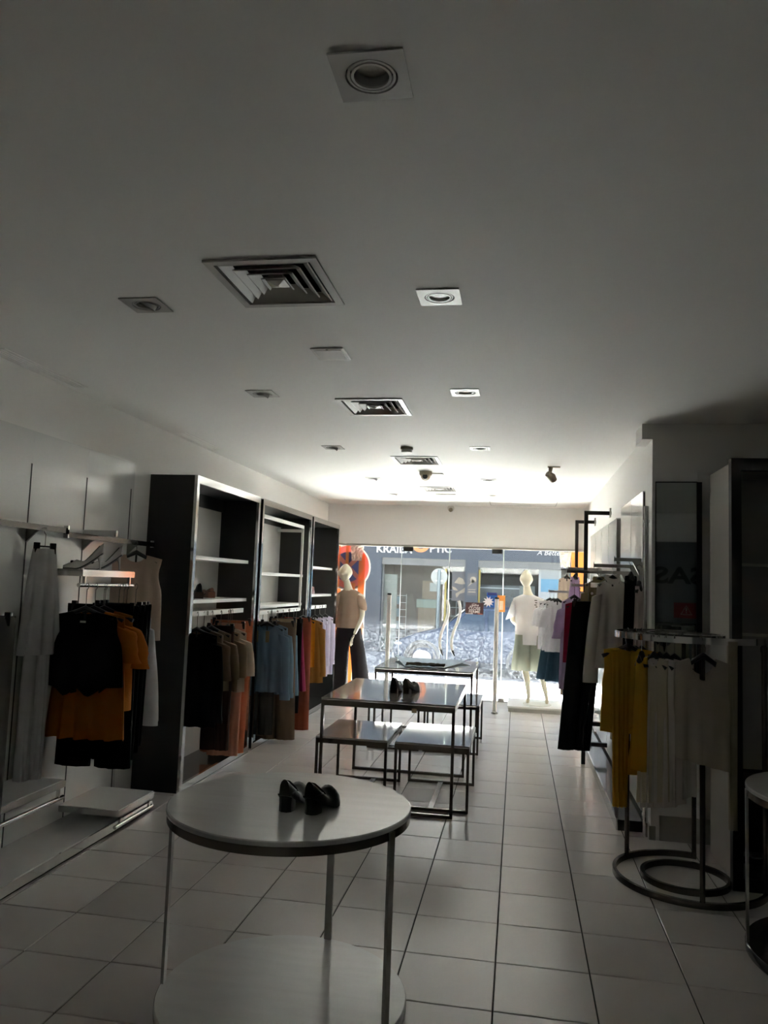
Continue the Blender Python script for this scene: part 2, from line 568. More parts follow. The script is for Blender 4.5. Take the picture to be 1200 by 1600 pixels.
VL = ['large square louvred air vent nearest the viewer', 'square louvred air vent second from the viewer',
      'square louvred air vent between smoke detector and dome camera', 'square louvred air vent nearest the shop window']
for i, (x, y) in enumerate(VENTS):
    t = thing('air_vent', VL[i], 'air vent', (x, y, CZ), group='square ceiling air vents')
    a, b = 0.22, 0.24
    f0 = MB()

    def rect(hx, hy, z):
        return [(-hx, -hy, z), (hx, -hy, z), (hx, hy, z), (-hx, hy, z)]
    f0.rings([rect(a, b, 0), rect(a, b, -0.008), rect(a - 0.032, b - 0.032, -0.008), rect(a - 0.036, b - 0.036, 0.03)], cap=False)
    f0.build('frame', M_VENT, t)
    for k in range(4):
        ox, oy = a - 0.042 - k * 0.042, b - 0.042 - k * 0.046
        lm = MB()
        lm.rings([rect(ox - 0.034, oy - 0.036, 0.024), rect(ox, oy, -0.003), rect(ox - 0.004, oy - 0.004, -0.006), rect(ox - 0.037, oy - 0.039, 0.021)], closed=True)
        lm.build('louvre', M_VENT, t)
    cx_, cy_ = 0.018, 0.02
    MB().rings([rect(cx_ + 0.008, cy_ + 0.008, 0.03), rect(cx_ + 0.02, cy_ + 0.02, -0.002), rect(0.006, 0.006, -0.012)]).build('centre_cone', M_VENT, t)
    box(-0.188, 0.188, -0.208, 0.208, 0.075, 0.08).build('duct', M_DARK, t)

for (x, y), lab in zip(SLOTS, ('long linear ceiling slot above the vest and trousers', 'long linear ceiling slot above the first dark cabinet')):
    t = thing('linear_diffuser', lab, 'air vent', (x, y, CZ))
    MB().box(-0.045, -0.033, -0.41, 0.41, -0.004, 0.01).box(0.033, 0.045, -0.41, 0.41, -0.004, 0.01).box(-0.033, 0.033, 0.398, 0.41, -0.004, 0.01).box(-0.033, 0.033, -0.41, -0.398, -0.004, 0.01).build('frame', M_CEIL, t)
    for k in range(3):
        box(-0.024 + k * 0.022 - 0.004, -0.024 + k * 0.022 + 0.006, -0.398, 0.398, -0.002, 0.012).build('slat', M_CEIL, t)
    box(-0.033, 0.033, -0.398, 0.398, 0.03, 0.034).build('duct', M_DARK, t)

t = thing('ceiling_speaker', 'small cream rectangular flush cover between the first two air vents', 'speaker', (-0.98, 3.82, CZ))
box(-0.087, 0.087, -0.097, 0.097, -0.008, 0).build('frame', M_WHITEP, t, bevel=0.003)
box(-0.07, 0.07, -0.078, 0.078, -0.011, -0.006).build('grille', M_VENT, t, bevel=0.002)
box(-0.006, 0.006, -0.09, -0.082, -0.0095, -0.007).build('indicator', M_DARK, t)

t = thing('smoke_detector', 'round cream smoke detector in front of the third air vent', 'smoke detector', (-0.97, 6.56, CZ))
MB().lathe([(0.055, 0), (0.055, -0.02), (0.001, -0.02)], 24).build('base', M_BEIGEP, t, smooth=True)
MB().lathe([(0.048, -0.02), (0.046, -0.045), (0.03, -0.052), (0.001, -0.052)], 24).build('head', M_WHITEP, t, smooth=True)
t = thing('dome_camera', 'beige dome security camera hanging below the ceiling', 'security camera', (-0.97, 7.97, CZ))
MB().lathe([(0.066, 0), (0.066, -0.03), (0.06, -0.045), (0.001, -0.045)], 28).build('base', M_BEIGEP, t, smooth=True)
MB().ellipsoid((0, 0, -0.048), (0.052, 0.052, 0.05), 18, 10).build('eyeball', M_BEIGEP, t, smooth=True)
MB().lathe([(0.001, -0.062), (0.026, -0.06), (0.028, -0.045)], 20, c=(0, -0.06), axis='y').build('lens', M_PLASTIC, t, smooth=True)
t = thing('ceiling_plate', 'thin pale junction plate beside the dome camera', 'junction plate', (-0.86, 8.12, CZ))
box(-0.06, 0.06, -0.05, 0.05, -0.012, 0).build('plate', M_WHITEP, t, bevel=0.003)
t = thing('ceiling_plate', 'thin pale cover plate beyond the farthest air vent', 'junction plate', (-0.94, 9.96, CZ))
box(-0.13, 0.13, -0.06, 0.06, -0.015, 0).build('plate', M_WHITEP, t, bevel=0.003)
t = thing('spotlight', 'small beige adjustable spotlight hanging near the right wall', 'spotlight', (0.29, 7.55, CZ))
box(-0.03, 0.09, -0.02, 0.02, -0.012, 0).build('base', M_BEIGEP, t, bevel=0.003)
MB().tube([(0, 0, -0.01), (-0.005, 0, -0.07)], [0.022, 0.014], 10).build('stem', M_BEIGEP, t, smooth=True)
MB().tube([(0.03, 0.03, -0.13), (0.01, 0, -0.10), (-0.03, -0.03, -0.075)], [0.034, 0.04, 0.03], 14).build('lamp_head', M_BEIGEP, t, smooth=True)
t = thing('motion_sensor', 'tiny cream motion sensor on the wall above the glass doors', 'sensor', (-1.0, YG, 2.775))
MB().lathe([(0.05, 0.0), (0.05, -0.03), (0.001, -0.03)], 20, axis='y').build('base', M_WHITEP, t, smooth=True)
MB().ellipsoid((0, -0.04, -0.025), (0.032, 0.032, 0.032), 14, 8).build('eye', M_BEIGEP, t, smooth=True)
t = thing('ceiling_hatch', 'flush square access hatch in the ceiling by the window', 'access hatch', (0.05, 10.75, CZ))
MB().box(-0.46, 0.46, -0.46, -0.45, -0.004, 0).box(-0.46, 0.46, 0.45, 0.46, -0.004, 0).box(-0.46, -0.45, -0.45, 0.45, -0.004, 0).box(0.45, 0.46, -0.45, 0.45, -0.004, 0).build('frame', M_BRUSH, t)
box(-0.445, 0.445, -0.445, 0.445, -0.003, 0).build('lid', M_CEIL, t)

# ------------------------------------------------------------------ dark display cabinets on the left
M_WBACK = mat('white_back_board', '#e4e2de', 0.15, var=0.03, coat=0.4)
M_SHELF = mat('white_shelf', '#e2e0dc', 0.3, var=0.03)


def cabinet(lab, y0, y1, shelves, rail_z, rail, inner_frame=False):
    t = thing('display_cabinet', lab, 'cabinet', (XL + 0.002, y0, 0), group='tall dark display cabinets')
    D, W, H = 0.39, y1 - y0, 2.42
    for a, b in ((0.0, 0.035), (W - 0.035, W)):
        box(0, D - 0.02, a, b, 0, H).build('side_panel', M_BLACK, t)
    box(0, D - 0.02, 0.035, W - 0.035, H - 0.045, H).build('top_panel', M_BLACK, t)
    box(0, D - 0.02, 0.035, W - 0.035, 0.0, 0.05).build('bottom_panel', M_DARKFLOOR, t)
    box(0.0, 0.012, 0.035, W - 0.035, 0.05, 2.26).build('back_panel', M_WBACK, t)
    box(0.0, 0.03, 0.035, W - 0.035, 2.26, H - 0.045).build('back_rail', M_BLACK, t)
    f = MB()
    f.box(D - 0.02, D + 0.005, 0, 0.045, 0, H).box(D - 0.02, D + 0.005, W - 0.045, W, 0, H)
    f.box(D - 0.02, D + 0.005, 0.045, W - 0.045, H - 0.06, H).box(D - 0.02, D + 0.005, 0.045, W - 0.045, 0, 0.06)
    f.build('chrome_frame', M_CHROME, t)
    for z in shelves:
        s_ = box(0.012, D - 0.06, 0.06, W - 0.09, z - 0.03, z).build('shelf', M_SHELF, t, bevel=0.002)
        MB().box(D - 0.075, D - 0.058, 0.05, 0.062, z - 0.032, z + 0.002).box(D - 0.075, D - 0.058, W - 0.092, W - 0.08, z - 0.032, z + 0.002).build('shelf_cap', M_BLKMETAL, s_)
    r0, r1 = rail
    rr = box(D - 0.055, D - 0.035, r0 - y0, r1 - y0, rail_z - 0.02, rail_z + 0.02).build('hanging_rail', M_SHELF, t, bevel=0.002)
    for k in (0.3, 0.72):
        yy = (r0 - y0) + (r1 - r0) * k
        MB().bar((0.012, yy, rail_z), (D - 0.02, yy, rail_z), 0.022, 0.035).build('bracket', M_SHELF, rr)
    if inner_frame:
        g = MB()
        g.box(D - 0.07, D - 0.045, 0.07, W - 0.17, 2.245, 2.28).box(D - 0.07, D - 0.045, W - 0.195, W - 0.17, 1.28, 2.28)
        g.box(0.02, D - 0.07, W - 0.18, W - 0.16, 2.20, 2.235)
        g.build('inner_frame', M_SHELF, t)
    return t


cabinet('dark chrome-framed cabinet holding the black sweater and salmon trousers', 5.655, 7.17, (1.80, 1.445), 1.335, (5.73, 6.95))
cabinet('dark chrome-framed cabinet holding the pale blue shirts', 7.25, 9.10, (1.70, 1.365), 1.295, (7.33, 8.86), True)
cabinet('dark chrome-framed cabinet holding white shirts, next to the window', 9.17, 10.58, (1.815, 1.46), 1.30, (9.3, 10.15))


# ------------------------------------------------------------------ shelves, rails and platforms on the left wall
def wall_shelf(lab, xw, xf, y0, y1, z, drop, top=M_GLOSSW, wood=None):
    """shelf board with chrome edge strip and a clothes rail under its front edge"""
    t = thing('wall_shelf', lab, 'shelf', (xw, y0, z))
    D, W = xf - xw, y1 - y0
    sg = 1 if D > 0 else -1
    d = abs(D)

    def bx(x0, x1, *r):
        return (min(sg * x0, sg * x1), max(sg * x0, sg * x1)) + r
    MB().box(*bx(0, d - 0.006, 0.003, W - 0.003, -0.012, 0)).build('board', top, t)
    MB().box(*bx(d - 0.008, d, 0, W, -0.042, -0.004)).box(*bx(0, d - 0.008, 0, 0.008, -0.042, -0.004)).box(*bx(0, d - 0.008, W - 0.008, W, -0.042, -0.004)).build('edge_frame', M_CHROME, t)
    xr = sg * (d - 0.012)
    r = MB().tube([(xr, -0.02, -drop), (xr, W + 0.0, -drop)], 0.0125, 12).build('clothes_rail', M_CHROME, t, smooth=True)
    for yy in (0.04, W - 0.05):
        box(xr - 0.008, xr + 0.008, yy - 0.008, yy + 0.008, -drop + 0.008, -0.042).build('post', M_CHROME, r)
    return t


wall_shelf('white shelf with chrome edge and rail, carrying the silver heels', XL + 0.024, -2.555, 4.264, 4.90, 1.65, 0.095)
wall_shelf('white shelf with rail low on the wall, under black and grey trousers', XL + 0.024, -2.555, 3.05, 4.24, 0.435, 0.10)
wall_shelf('low white shelf box with chrome rail at the end of floor platform', XL + 0.024, -2.43, 4.66, 5.14, 0.155, 0.10)
wall_shelf('low white shelf box at the near end of floor platform', XL + 0.024, -2.43, 2.85, 3.44, 0.155, 0.10)
wall_shelf('white shelf with rail high on the wall at the picture edge', XL + 0.024, -2.555, 2.7, 3.34, 1.65, 0.095)
t = thing('floor_platform', 'long white floor platform with chrome edge along the left wall', 'platform', (XL + 0.003, 2.6, 0))
box(0, 0.375, 0, 2.62, 0.0, 0.062).build('board', M_LAM, t)
MB().box(0.375, 0.387, 0, 2.62, 0.012, 0.066).build('edge_strip', M_CHROME, t)
box(0.34, 0.376, 0, 2.62, 0, 0.012).build('plinth', M_DARK, t)


def wall_bar(lab, y0, y1, z, slots, arm=None):
    t = thing('hanging_bar', lab, 'clothes rail', (XL + 0.024, y0, z))
    box(0.07, 0.085, 0, y1 - y0, -0.017, 0.017).build('bar', M_DKMETAL, t)
    for yy in (0, y1 - y0):
        box(0.062, 0.093, yy - 0.006, yy + 0.006, -0.022, 0.03).build('end_cap', M_CHROME, t)
    for s_ in slots:
        MB().prism([(0, -0.09), (0, -0.005), (0.085, -0.017), (0.06, -0.03)], s_ - y0 - 0.007, s_ - y0 + 0.007, 'y').build('bracket', M_BRUSH, t)
    if arm:
        MB().bar((0.0, arm - y0, 0.03), (0.24, arm - y0, 0.03), 0.02, 0.04).build('arm', M_CHROME, t)
    return t


wall_bar('dark steel wall bar holding the white tunic', 2.9, 4.40, 1.885, (4.12, 3.52))
wall_bar('chrome wall bar above the silver heels, holding the tan top', 4.40, 5.56, 1.862, (4.72, 5.32), 4.72)

# ------------------------------------------------------------------ tables
BRONZE = mat('bronze_steel', '#6f6963', 0.22, 1.0, var=0.12, scale=9)


def frame_table(name, lab, cat, x0, x1, y0, y1, h, apron, leg, group, runner='fb', centre=None, top=M_GRYTOP):
    t = thing(name, lab, cat, ((x0 + x1) / 2, (y0 + y1) / 2, 0), group=group)
    a, b = (x1 - x0) / 2, (y1 - y0) / 2
    box(-a, a, -b, b, h - 0.014, h).build('tabletop', top, t, bevel=0.002)
    f = MB()
    f.box(-a, a, -b, -b + 0.02, h - 0.014 - apron, h - 0.016).box(-a, a, b - 0.02, b, h - 0.014 - apron, h - 0.016)
    f.box(-a, -a + 0.02, -b + 0.02, b - 0.02, h - 0.014 - apron, h - 0.016).box(a - 0.02, a, -b + 0.02, b - 0.02, h - 0.014 - apron, h - 0.016)
    f.build('apron', BRONZE, t)
    for sx in (-1, 1):
        for sy in (-1, 1):
            xx, yy = sx * (a - leg / 2), sy * (b - leg / 2)
            box(xx - leg / 2, xx + leg / 2, yy - leg / 2, yy + leg / 2, 0, h - 0.014 - apron).build('leg', BRONZE, t)
    for sy in (-1, 1):
        yy = sy * (b - leg / 2)
        box(-a + leg, a - leg, yy - leg / 2, yy + leg / 2, 0.0, leg).build('runner', BRONZE, t)
    if centre is not None:
        box(centre - 0.02, centre + 0.02, -b + leg, b - leg, 0.0, leg * 0.8).build('centre_bar', BRONZE, t)
    return t


frame_table('display_table', 'tall rectangular display table holding a pair of black shoes', 'table', -1.40, -0.42, 5.62, 6.86, 0.785, 0.042, 0.022, 'tall rectangular display tables')
frame_table('display_table', 'tall rectangular display table holding folded denim, by the window', 'table', -1.41, -0.42, 7.84, 8.95, 0.785, 0.036, 0.022, 'tall rectangular display tables')
frame_table('nesting_table', 'low square table under the shoe table, cabinet side', 'table', -1.47, -0.925, 5.78, 6.54, 0.475, 0.035, 0.02, 'low nesting tables', centre=0.05)
frame_table('nesting_table', 'low square table under the shoe table, aisle side', 'table', -0.87, -0.32, 5.78, 6.60, 0.475, 0.035, 0.02, 'low nesting tables', centre=0.0)
frame_table('nesting_table', 'low square table under the denim table, cabinet side', 'table', -1.45, -0.93, 7.76, 8.60, 0.475, 0.03, 0.02, 'low nesting tables', centre=0.0)
frame_table('nesting_table', 'low square table under the denim table, aisle side', 'table', -0.89, -0.345, 7.76, 8.60, 0.475, 0.03, 0.02, 'low nesting tables', centre=0.0)
box(0.18, 0.215, -0.002, 0.001, 0.715, 0.745).build('small_label', mat('tan_label', '#b79f78', 0.6), bpy.data.objects['display_table'])
bpy.data.objects['small_label'].location = (0, -0.62, 0)


def round_table(lab, cx, cy, R, ztop, angs, top, base):
    t = thing('round_table', lab, 'table', (cx, cy, 0), group='round display tables')
    MB().lathe([(0.001, ztop), (R - 0.004, ztop), (R, ztop - 0.004), (R, ztop - 0.018), (0.001, ztop - 0.018)], 72).build('tabletop', top, t, smooth=True)
    MB().lathe([(R - 0.012, ztop - 0.018), (R - 0.006, ztop - 0.02), (R - 0.003, ztop - 0.05), (R - 0.012, ztop - 0.052), (R - 0.012, ztop - 0.018)], 72).build('rim_band', BRONZE, t, smooth=True)
    MB().lathe([(0.001, 0.006), (R, 0.006), (R + 0.004, 0.012), (R + 0.004, 0.045), (R, 0.05), (0.001, 0.05)], 72).build('base_disc', base, t, smooth=True)
    for a in angs:
        a = math.radians(a)
        c, s_ = math.cos(a), math.sin(a)
        l = MB().box(-0.006, 0.006, -0.016, 0.016, 0.04, ztop - 0.022).build('leg', M_BRUSH, t)
        l.location = (c * (R - 0.004), s_ * (R - 0.004), 0)
        l.rotation_euler = (0, 0, a)
    return t


M_RTOP = mat('scuffed_white_top', '#d6d6d3', 0.2, var=0.10, scale=3.5, coat=0.2, stretch=(1, 6, 1))
round_table('large round white table with shoes on it', -0.865, 3.05, 0.475, 0.76, (186, 82, -23), M_RTOP, M_RTOP)
round_table('round table cut off by the picture edge beside the black cabinet', 1.545, 3.92, 0.475, 0.755, (172, 290, 60), M_RTOP, M_DARKFLOOR)  # base disc darker than its twin: reflection of dark surroundings put into the colour


# ------------------------------------------------------------------ shoes
def loft_shoe(t, L, W, hh, heel_h, block, upper, opening=True, toe_point=0.6, vamp=0.045, back_h=0.062):
    """low-cut shoe: toe at +y, heel at y=0; sole raised at the heel"""
    n = 16
    rings = []
    st = 13
    for i in range(st):
        s = i / (st - 1)
        y = s * L
        lift = heel_h * (1 - min(1, s / 0.62)) ** 1.3
        w = W * (0.62 + 0.3 * s + 0.35 * math.sin(PI * min(1, s * 0.95)) ** 1.5) * 0.5
        if s > 0.72: w *= max(0.12, 1 - ((s - 0.72) / 0.28) ** (1.2 + toe_point) * 0.88)
        if s < 0.1: w *= 0.8 + 2.0 * s
        top = back_h if s < 0.1 else (back_h + (vamp * 0.62 - back_h) * min(1, (s - 0.1) / 0.35))
        if s > 0.45: top = vamp * (0.62 + 0.75 * (s - 0.45) / 0.2) if s < 0.65 else vamp * (1.37 - 1.0 * (s - 0.65) / 0.35)
        ring = []
        for k in range(n):
            a = 2 * PI * k / n
            ca, sa = math.cos(a), math.sin(a)
            if sa < 0:
                ring.append((w * ca, y, lift + 0.006 + 0.006 * sa))
            else:
                ring.append((w * ca * (1 - 0.12 * sa), y, lift + 0.006 + top * sa ** 0.6))
        rings.append(ring)
    m = MB().rings(rings)
    m.build('upper', upper, t, smooth=60)
    if opening:
        o = []
        for i in range(1, 8):
            s = 0.04 + i * 0.065
            y = s * L
            lift = heel_h * (1 - min(1, s / 0.62)) ** 1.3
            tp = back_h if s < 0.1 else (back_h + (vamp * 0.62 - back_h) * min(1, (s - 0.1) / 0.35))
            ww = W * 0.27 * math.sin(PI * i / 8) ** 0.5
            o.append([(ww * math.cos(2 * PI * k / 10), y, lift + 0.0085 + tp + 0.003 * math.sin(2 * PI * k / 10)) for k in range(10)])
        MB().rings(o).build('lining', M_DARK, t, smooth=True)
    if block:
        hw = W * 0.36
        hm = MB().rings([[(hw * s_ * x, y * s_ + 0.004, z) for x, y in ((-1, 0.045), (-0.85, 0.012), (-0.4, 0), (0.4, 0), (0.85, 0.012), (1, 0.045), (0.85, 0.06), (-0.85, 0.06))] for s_, z in ((0.98, 0.0), (0.95, heel_h * 0.5), (1.05, heel_h + 0.01))])
        hm.build('heel', upper, t, smooth=30)
    else:
        MB().tube([(0, 0.012, 0), (0, 0.016, heel_h * 0.5), (0, 0.03, heel_h + 0.01)], [0.005, 0.007, 0.02], 10).build('heel', upper, t, smooth=True)
    ps = []
    for i in range(9):
        s = i / 8
        lift = heel_h * (1 - min(1, s / 0.62)) ** 1.3
        w = W * (0.62 + 0.3 * s + 0.35 * math.sin(PI * min(1, s * 0.95)) ** 1.5) * 0.5
        if s > 0.72: w *= max(0.2, 1 - ((s - 0.72) / 0.28) ** 1.6 * 0.8)
        ps.append([(-w, s * L, lift), (w, s * L, lift), (w, s * L, lift + 0.006), (-w, s * L, lift + 0.006)])
    MB().rings(ps).build('sole', M_PLASTIC, t)


M_BLKLEA = mat('black_leather', '#0d0d0d', 0.3, var=0.2, scale=20, coat=0.15, bump=0.1, bscale=60)
M_SILVER = mat('silver_leather', '#e2e0dc', 0.22, 0.2, var=0.15, scale=15)
M_BROWNL = mat('brown_leather', '#4d3025', 0.4, var=0.15)
M_TANL = mat('tan_leather', '#8a5a42', 0.4, var=0.15)
for lab, x, y, rz in (('black block-heel shoe on the round table, cabinet-side one of the pair', -0.85, 2.90, -0.08),
                      ('black block-heel shoe on the round table, aisle-side one of the pair', -0.752, 2.895, -0.24)):
    t = thing('court_shoe', lab, 'shoe', (x, y, 0.76), rz, 'black block-heel shoes')
    loft_shoe(t, 0.235, 0.082, 0.1, 0.062, True, M_BLKLEA, vamp=0.055, back_h=0.054)
for lab, x, y, rz in (('black shoe on the tall display table, cabinet-side one of the pair', -0.935, 6.05, 0.0),
                      ('black shoe on the tall display table, aisle-side one of the pair', -0.845, 6.055, -0.3)):
    t = thing('court_shoe', lab, 'shoe', (x, y, 0.785), rz, 'black shoes on the display table')
    loft_shoe(t, 0.24, 0.09, 0.1, 0.05, True, M_BLKLEA, vamp=0.06, back_h=0.066)
for lab, x, y, rz in (('silver stiletto pump with black bow on the wall shelf, nearer one', -2.635, 4.40, 1.95),
                      ('silver stiletto pump with black bow on the wall shelf, farther one', -2.625, 4.62, 1.90)):
    t = thing('stiletto_shoe', lab, 'shoe', (x + 0.09, y + 0.06, 1.65), rz, 'silver heels on the shelf')
    loft_shoe(t, 0.23, 0.075, 0.1, 0.10, False, M_SILVER, vamp=0.04, back_h=0.062, toe_point=0.2)
    MB().ellipsoid((-0.014, 0.178, 0.045), (0.016, 0.010, 0.009), 8, 6).ellipsoid((0.014, 0.178, 0.045), (0.016, 0.010, 0.009), 8, 6).ellipsoid((0, 0.178, 0.047), (0.006, 0.006, 0.007), 6, 5).build('bow', M_PLASTIC, t, smooth=True)
for lab, x, y, rz, m_, ml in (('black and brown wedge shoe on the middle shelf of the first cabinet', -2.66, 6.25, 0.6, M_BLKLEA, M_BROWNL),
                              ('tan heeled mule on the middle shelf of the first cabinet', -2.70, 6.62, 0.9, M_TANL, M_TANL)):
    t = thing('wedge_shoe', lab, 'shoe', (x, y, 1.445), rz)
    loft_shoe(t, 0.21, 0.085, 0.1, 0.055, True, m_, vamp=0.05, back_h=0.07 if m_ is M_BLKLEA else 0.03)
    MB().prism([(0.0, 0.0), (0.2, 0.0), (0.14, 0.018), (0.0, 0.055)], -0.036, 0.036, 'x').build('wedge', ml, t)


def handbag(lab, loc, rz, w, h, d, m_):
    t = thing('handbag', lab, 'bag', loc, rz)
    rings = []
    for s, kx, ky in ((0, 0.96, 0.95), (0.15, 1.02, 1.05), (0.6, 1.0, 0.85), (1, 0.86, 0.35)):
        rings.append([(w / 2 * kx * math.copysign(abs(math.cos(a)) ** 0.45, math.cos(a)), d / 2 * ky * math.copysign(abs(math.sin(a)) ** 0.45, math.sin(a)), h * s) for a in (2 * PI * k / 20 for k in range(20))])
    MB().rings(rings).build('body', m_, t, smooth=50)
    MB().tube([(w * 0.3 * math.cos(a), 0, h * 0.95 + h * 0.45 * math.sin(a)) for a in (PI * k / 10 for k in range(11))], 0.006, 6).build('handle', m_, t, smooth=True)
    MB().rings([[(w * 0.46 * x, -d * (0.5 - 0.25 * z) - 0.004, h * (0.45 + 0.5 * z)) for x, z in ((-1, 1), (1, 1), (0.75, 0.1), (-0.75, 0.1))], [(w * 0.46 * x, -d * (0.5 - 0.25 * z) + 0.02, h * (0.45 + 0.5 * z)) for x, z in ((-1, 1), (1, 1), (0.75, 0.1), (-0.75, 0.1))]]).build('flap', m_, t)
    return t


handbag('maroon handbag on the middle shelf of the third cabinet', (-2.60, 9.48, 1.46), 1.2, 0.22, 0.10, 0.10, mat('maroon_leather', '#6d3d3c', 0.35, var=0.15))
handbag('dark green bag at the edge of the middle shelf, second cabinet', (-2.62, 7.42, 1.365), 0.9, 0.16, 0.12, 0.08, mat('dark_green_leather', '#2d302c', 0.4, var=0.15))

# folded denim on the far table
t = thing('folded_jeans', 'folded blue-grey denim garment spread on the window-side table', 'clothing', (-0.93, 8.44, 0.786), 0.0)
M_DENIM = mat('denim', '#a6b9cb', 0.8, var=0.15, scale=25, bump=0.2, bscale=200)
dm = MB()
n1, n2 = 18, 8
rows = []
for i in range(n1 + 1):
    u = i / n1 * 2 - 1
    for j in range(n2 + 1):
        v = j / n2
        half = 0.43 * (1 - 0.52 * (1 - v))
        rows.append((u * half, (v - 0.5) * 0.80, 0.009 + 0.022 * v * abs(u) ** 3 + 0.006 * v + 0.003 * math.sin(u * 9 + v * 4)))
nv = len(rows)
vs = rows + [(x, y, max(0.0, z - 0.008)) for x, y, z in rows]
fs = []
for i in range(n1):
    for j in range(n2):
        a = i * (n2 + 1) + j
        q = (a, a + 1, a + n2 + 2, a + n2 + 1)
        fs += [q, tuple(k + nv for k in reversed(q))]
per = [i * (n2 + 1) for i in range(n1 + 1)] + [n1 * (n2 + 1) + j for j in range(1, n2 + 1)] + [i * (n2 + 1) + n2 for i in range(n1 - 1, -1, -1)] + [j for j in range(n2 - 1, 0, -1)]
for a, b in zip(per, per[1:] + per[:1]):
    fs.append((a, b, b + nv, a + nv))
dm.raw(vs, fs).build('cloth', M_DENIM, t, smooth=60)
bl = MB()
for k in range(6):
    pts = [(-0.2 + 0.4 * i / 10, -0.36 + 0.03 * k + 0.018 * math.sin(i * 1.3 + k), 0.012 + 0.014 * abs(math.sin(i * 0.9 + k * 1.7))) for i in range(11)]
    bl.tube(pts, 0.007, 6)
bl.build('belt_frill', fabric('#4a4440'), t, smooth=True)

# ------------------------------------------------------------------ hangers and garments
M_HOOK = mat('hook_steel', '#8d8b88', 0.25, 1.0)


def hook(t, drop):
    r = 0.019
    pts = [(0, 0, -drop), (0, 0, -0.035)] + [(0.0 + r * math.sin(a) , 0, -0.019 - r * math.cos(a) + 0.0) for a in (0.15, 0.6, 1.1, 1.6, 2.1, 2.6, 3.1, 3.6, 4.1, 4.6)]
    MB().tube([(p[1], p[0], p[2]) for p in pts], 0.0022, 5).build('hook', M_HOOK, t, smooth=True)


def hanger(gl, loc, rz, w, drop=0.11, clips=False, curve=0.05, group=None):
    t = thing('clothes_hanger', gl, 'hanger', loc, rz, group)
    hook(t, drop)
    if clips:
        m = MB().tube([(-w, 0, -drop), (w, 0, -drop)], 0.005, 6)
        m.build('bar', M_PLASTIC, t)
        for s_ in (-1, 1):
            MB().box(s_ * w * 0.82 - 0.016, s_ * w * 0.82 + 0.016, -0.012, 0.012, -drop - 0.045, -drop + 0.022).build('clip', M_PLASTIC, t, bevel=0.004)
    else:
        m = MB()
        pts = [(s_ * w * k, 0, -drop - curve * (abs(k) ** 1.6) + 0.022 * (1 - abs(k)) ** 3) for s_, k in [(-1, 1), (-1, 0.75), (-1, 0.5), (-1, 0.25), (1, 0.0), (1, 0.25), (1, 0.5), (1, 0.75), (1, 1)]]
        rr = [0.013, 0.014, 0.013, 0.014, 0.018, 0.014, 0.013, 0.014, 0.013]
        m.tube(pts, rr, 8)
        m.build('shoulder_bar', M_PLASTIC, t, smooth=True)
        MB().tube([(0, 0, -drop + 0.03), (0, 0, -drop - 0.05)], 0.007, 6).build('spine', M_PLASTIC, t)
    return t


def sheet(w0, w1, L, dep, neck=0.0, nf=0.0, nb=0.0, slope=0.0, arm=0.0, arm_t=0.26, hem=None, fold=0.012, k=5.0, ph=0.0, d0=0.018, flare=1.0, nt=16, nu=20):
    """closed front+back cloth body: z=0 at the neck point, hanging down"""
    m = MB()
    idx = {}
    vs = []
    for side in (-1, 1):
        for j in range(nt + 1):
            tt = j / nt
            w = w0 + (w1 - w0) * tt ** flare
            if arm and tt < arm_t * 1.6:
                w -= arm * math.sin(PI * min(1, tt / (arm_t * 1.6))) ** 1.5 * w0
            for i in range(nu + 1):
                u = i / nu * 2 - 1
                x = w * u
                zt = -slope * max(0, abs(x) - neck * 0.8)
                if neck and abs(w0 * u) < neck:
                    zt -= (nf if side < 0 else nb) * math.sqrt(max(0, 1 - (w0 * u / neck) ** 2))
                zh = -L + (hem(u) if hem else 0)
                z = zt + (zh - zt) * tt
                dd = d0 + (dep - d0) * min(1, tt * 2.2)
                y = side * dd * math.sqrt(max(0, 1 - u * u * 0.97)) + 1.35 * fold * tt * math.sin(k * u * PI + ph + side * 0.4) + 0.5 * fold * tt * math.sin(2.3 * k * u + ph * 2 + 3 * tt)
                idx[(side, j, i)] = len(vs)
                vs.append((x, y, z))
    fs = []
    for side in (-1, 1):
        for j in range(nt):
            for i in range(nu):
                fs.append((idx[side, j, i], idx[side, j, i + 1], idx[side, j + 1, i + 1], idx[side, j + 1, i]))
    for j in range(nt):
        for i in (0, nu):
            fs.append((idx[-1, j, i], idx[1, j, i], idx[1, j + 1, i], idx[-1, j + 1, i]))
    for i in range(nu):
        if not neck or abs(w0 * ((i + 0.5) / nu * 2 - 1)) > neck:
            fs.append((idx[-1, 0, i], idx[1, 0, i], idx[1, 0, i + 1], idx[-1, 0, i + 1]))
    return m.raw(vs, fs)


def sleeve(sx, w0, slope_z, L, r0, r1, spread, flat=0.55, ruffle=0.0, ph=0.0):
    rings = []
    n, st = 14, 9
    for j in range(st):
        s = j / (st - 1)
        cx = sx * (w0 - 0.012 + spread * s ** 0.8)
        cz = slope_z - 0.045 - L * s
        r = r0 + (r1 - r0) * s + (ruffle * math.sin(s * 14) * s if ruffle else 0)
        rings.append([(cx + r * math.cos(a) * (1 + 0.08 * math.sin(3 * a + ph + 4 * s)), r * flat * math.sin(a) + 0.008 * math.sin(5 * s + ph), cz + (-sx * 0.35 * r * math.cos(a) if j < 3 else 0) * (1 - s)) for a in (2 * PI * k / n for k in range(n))])
    return MB().rings(rings, cap=True)


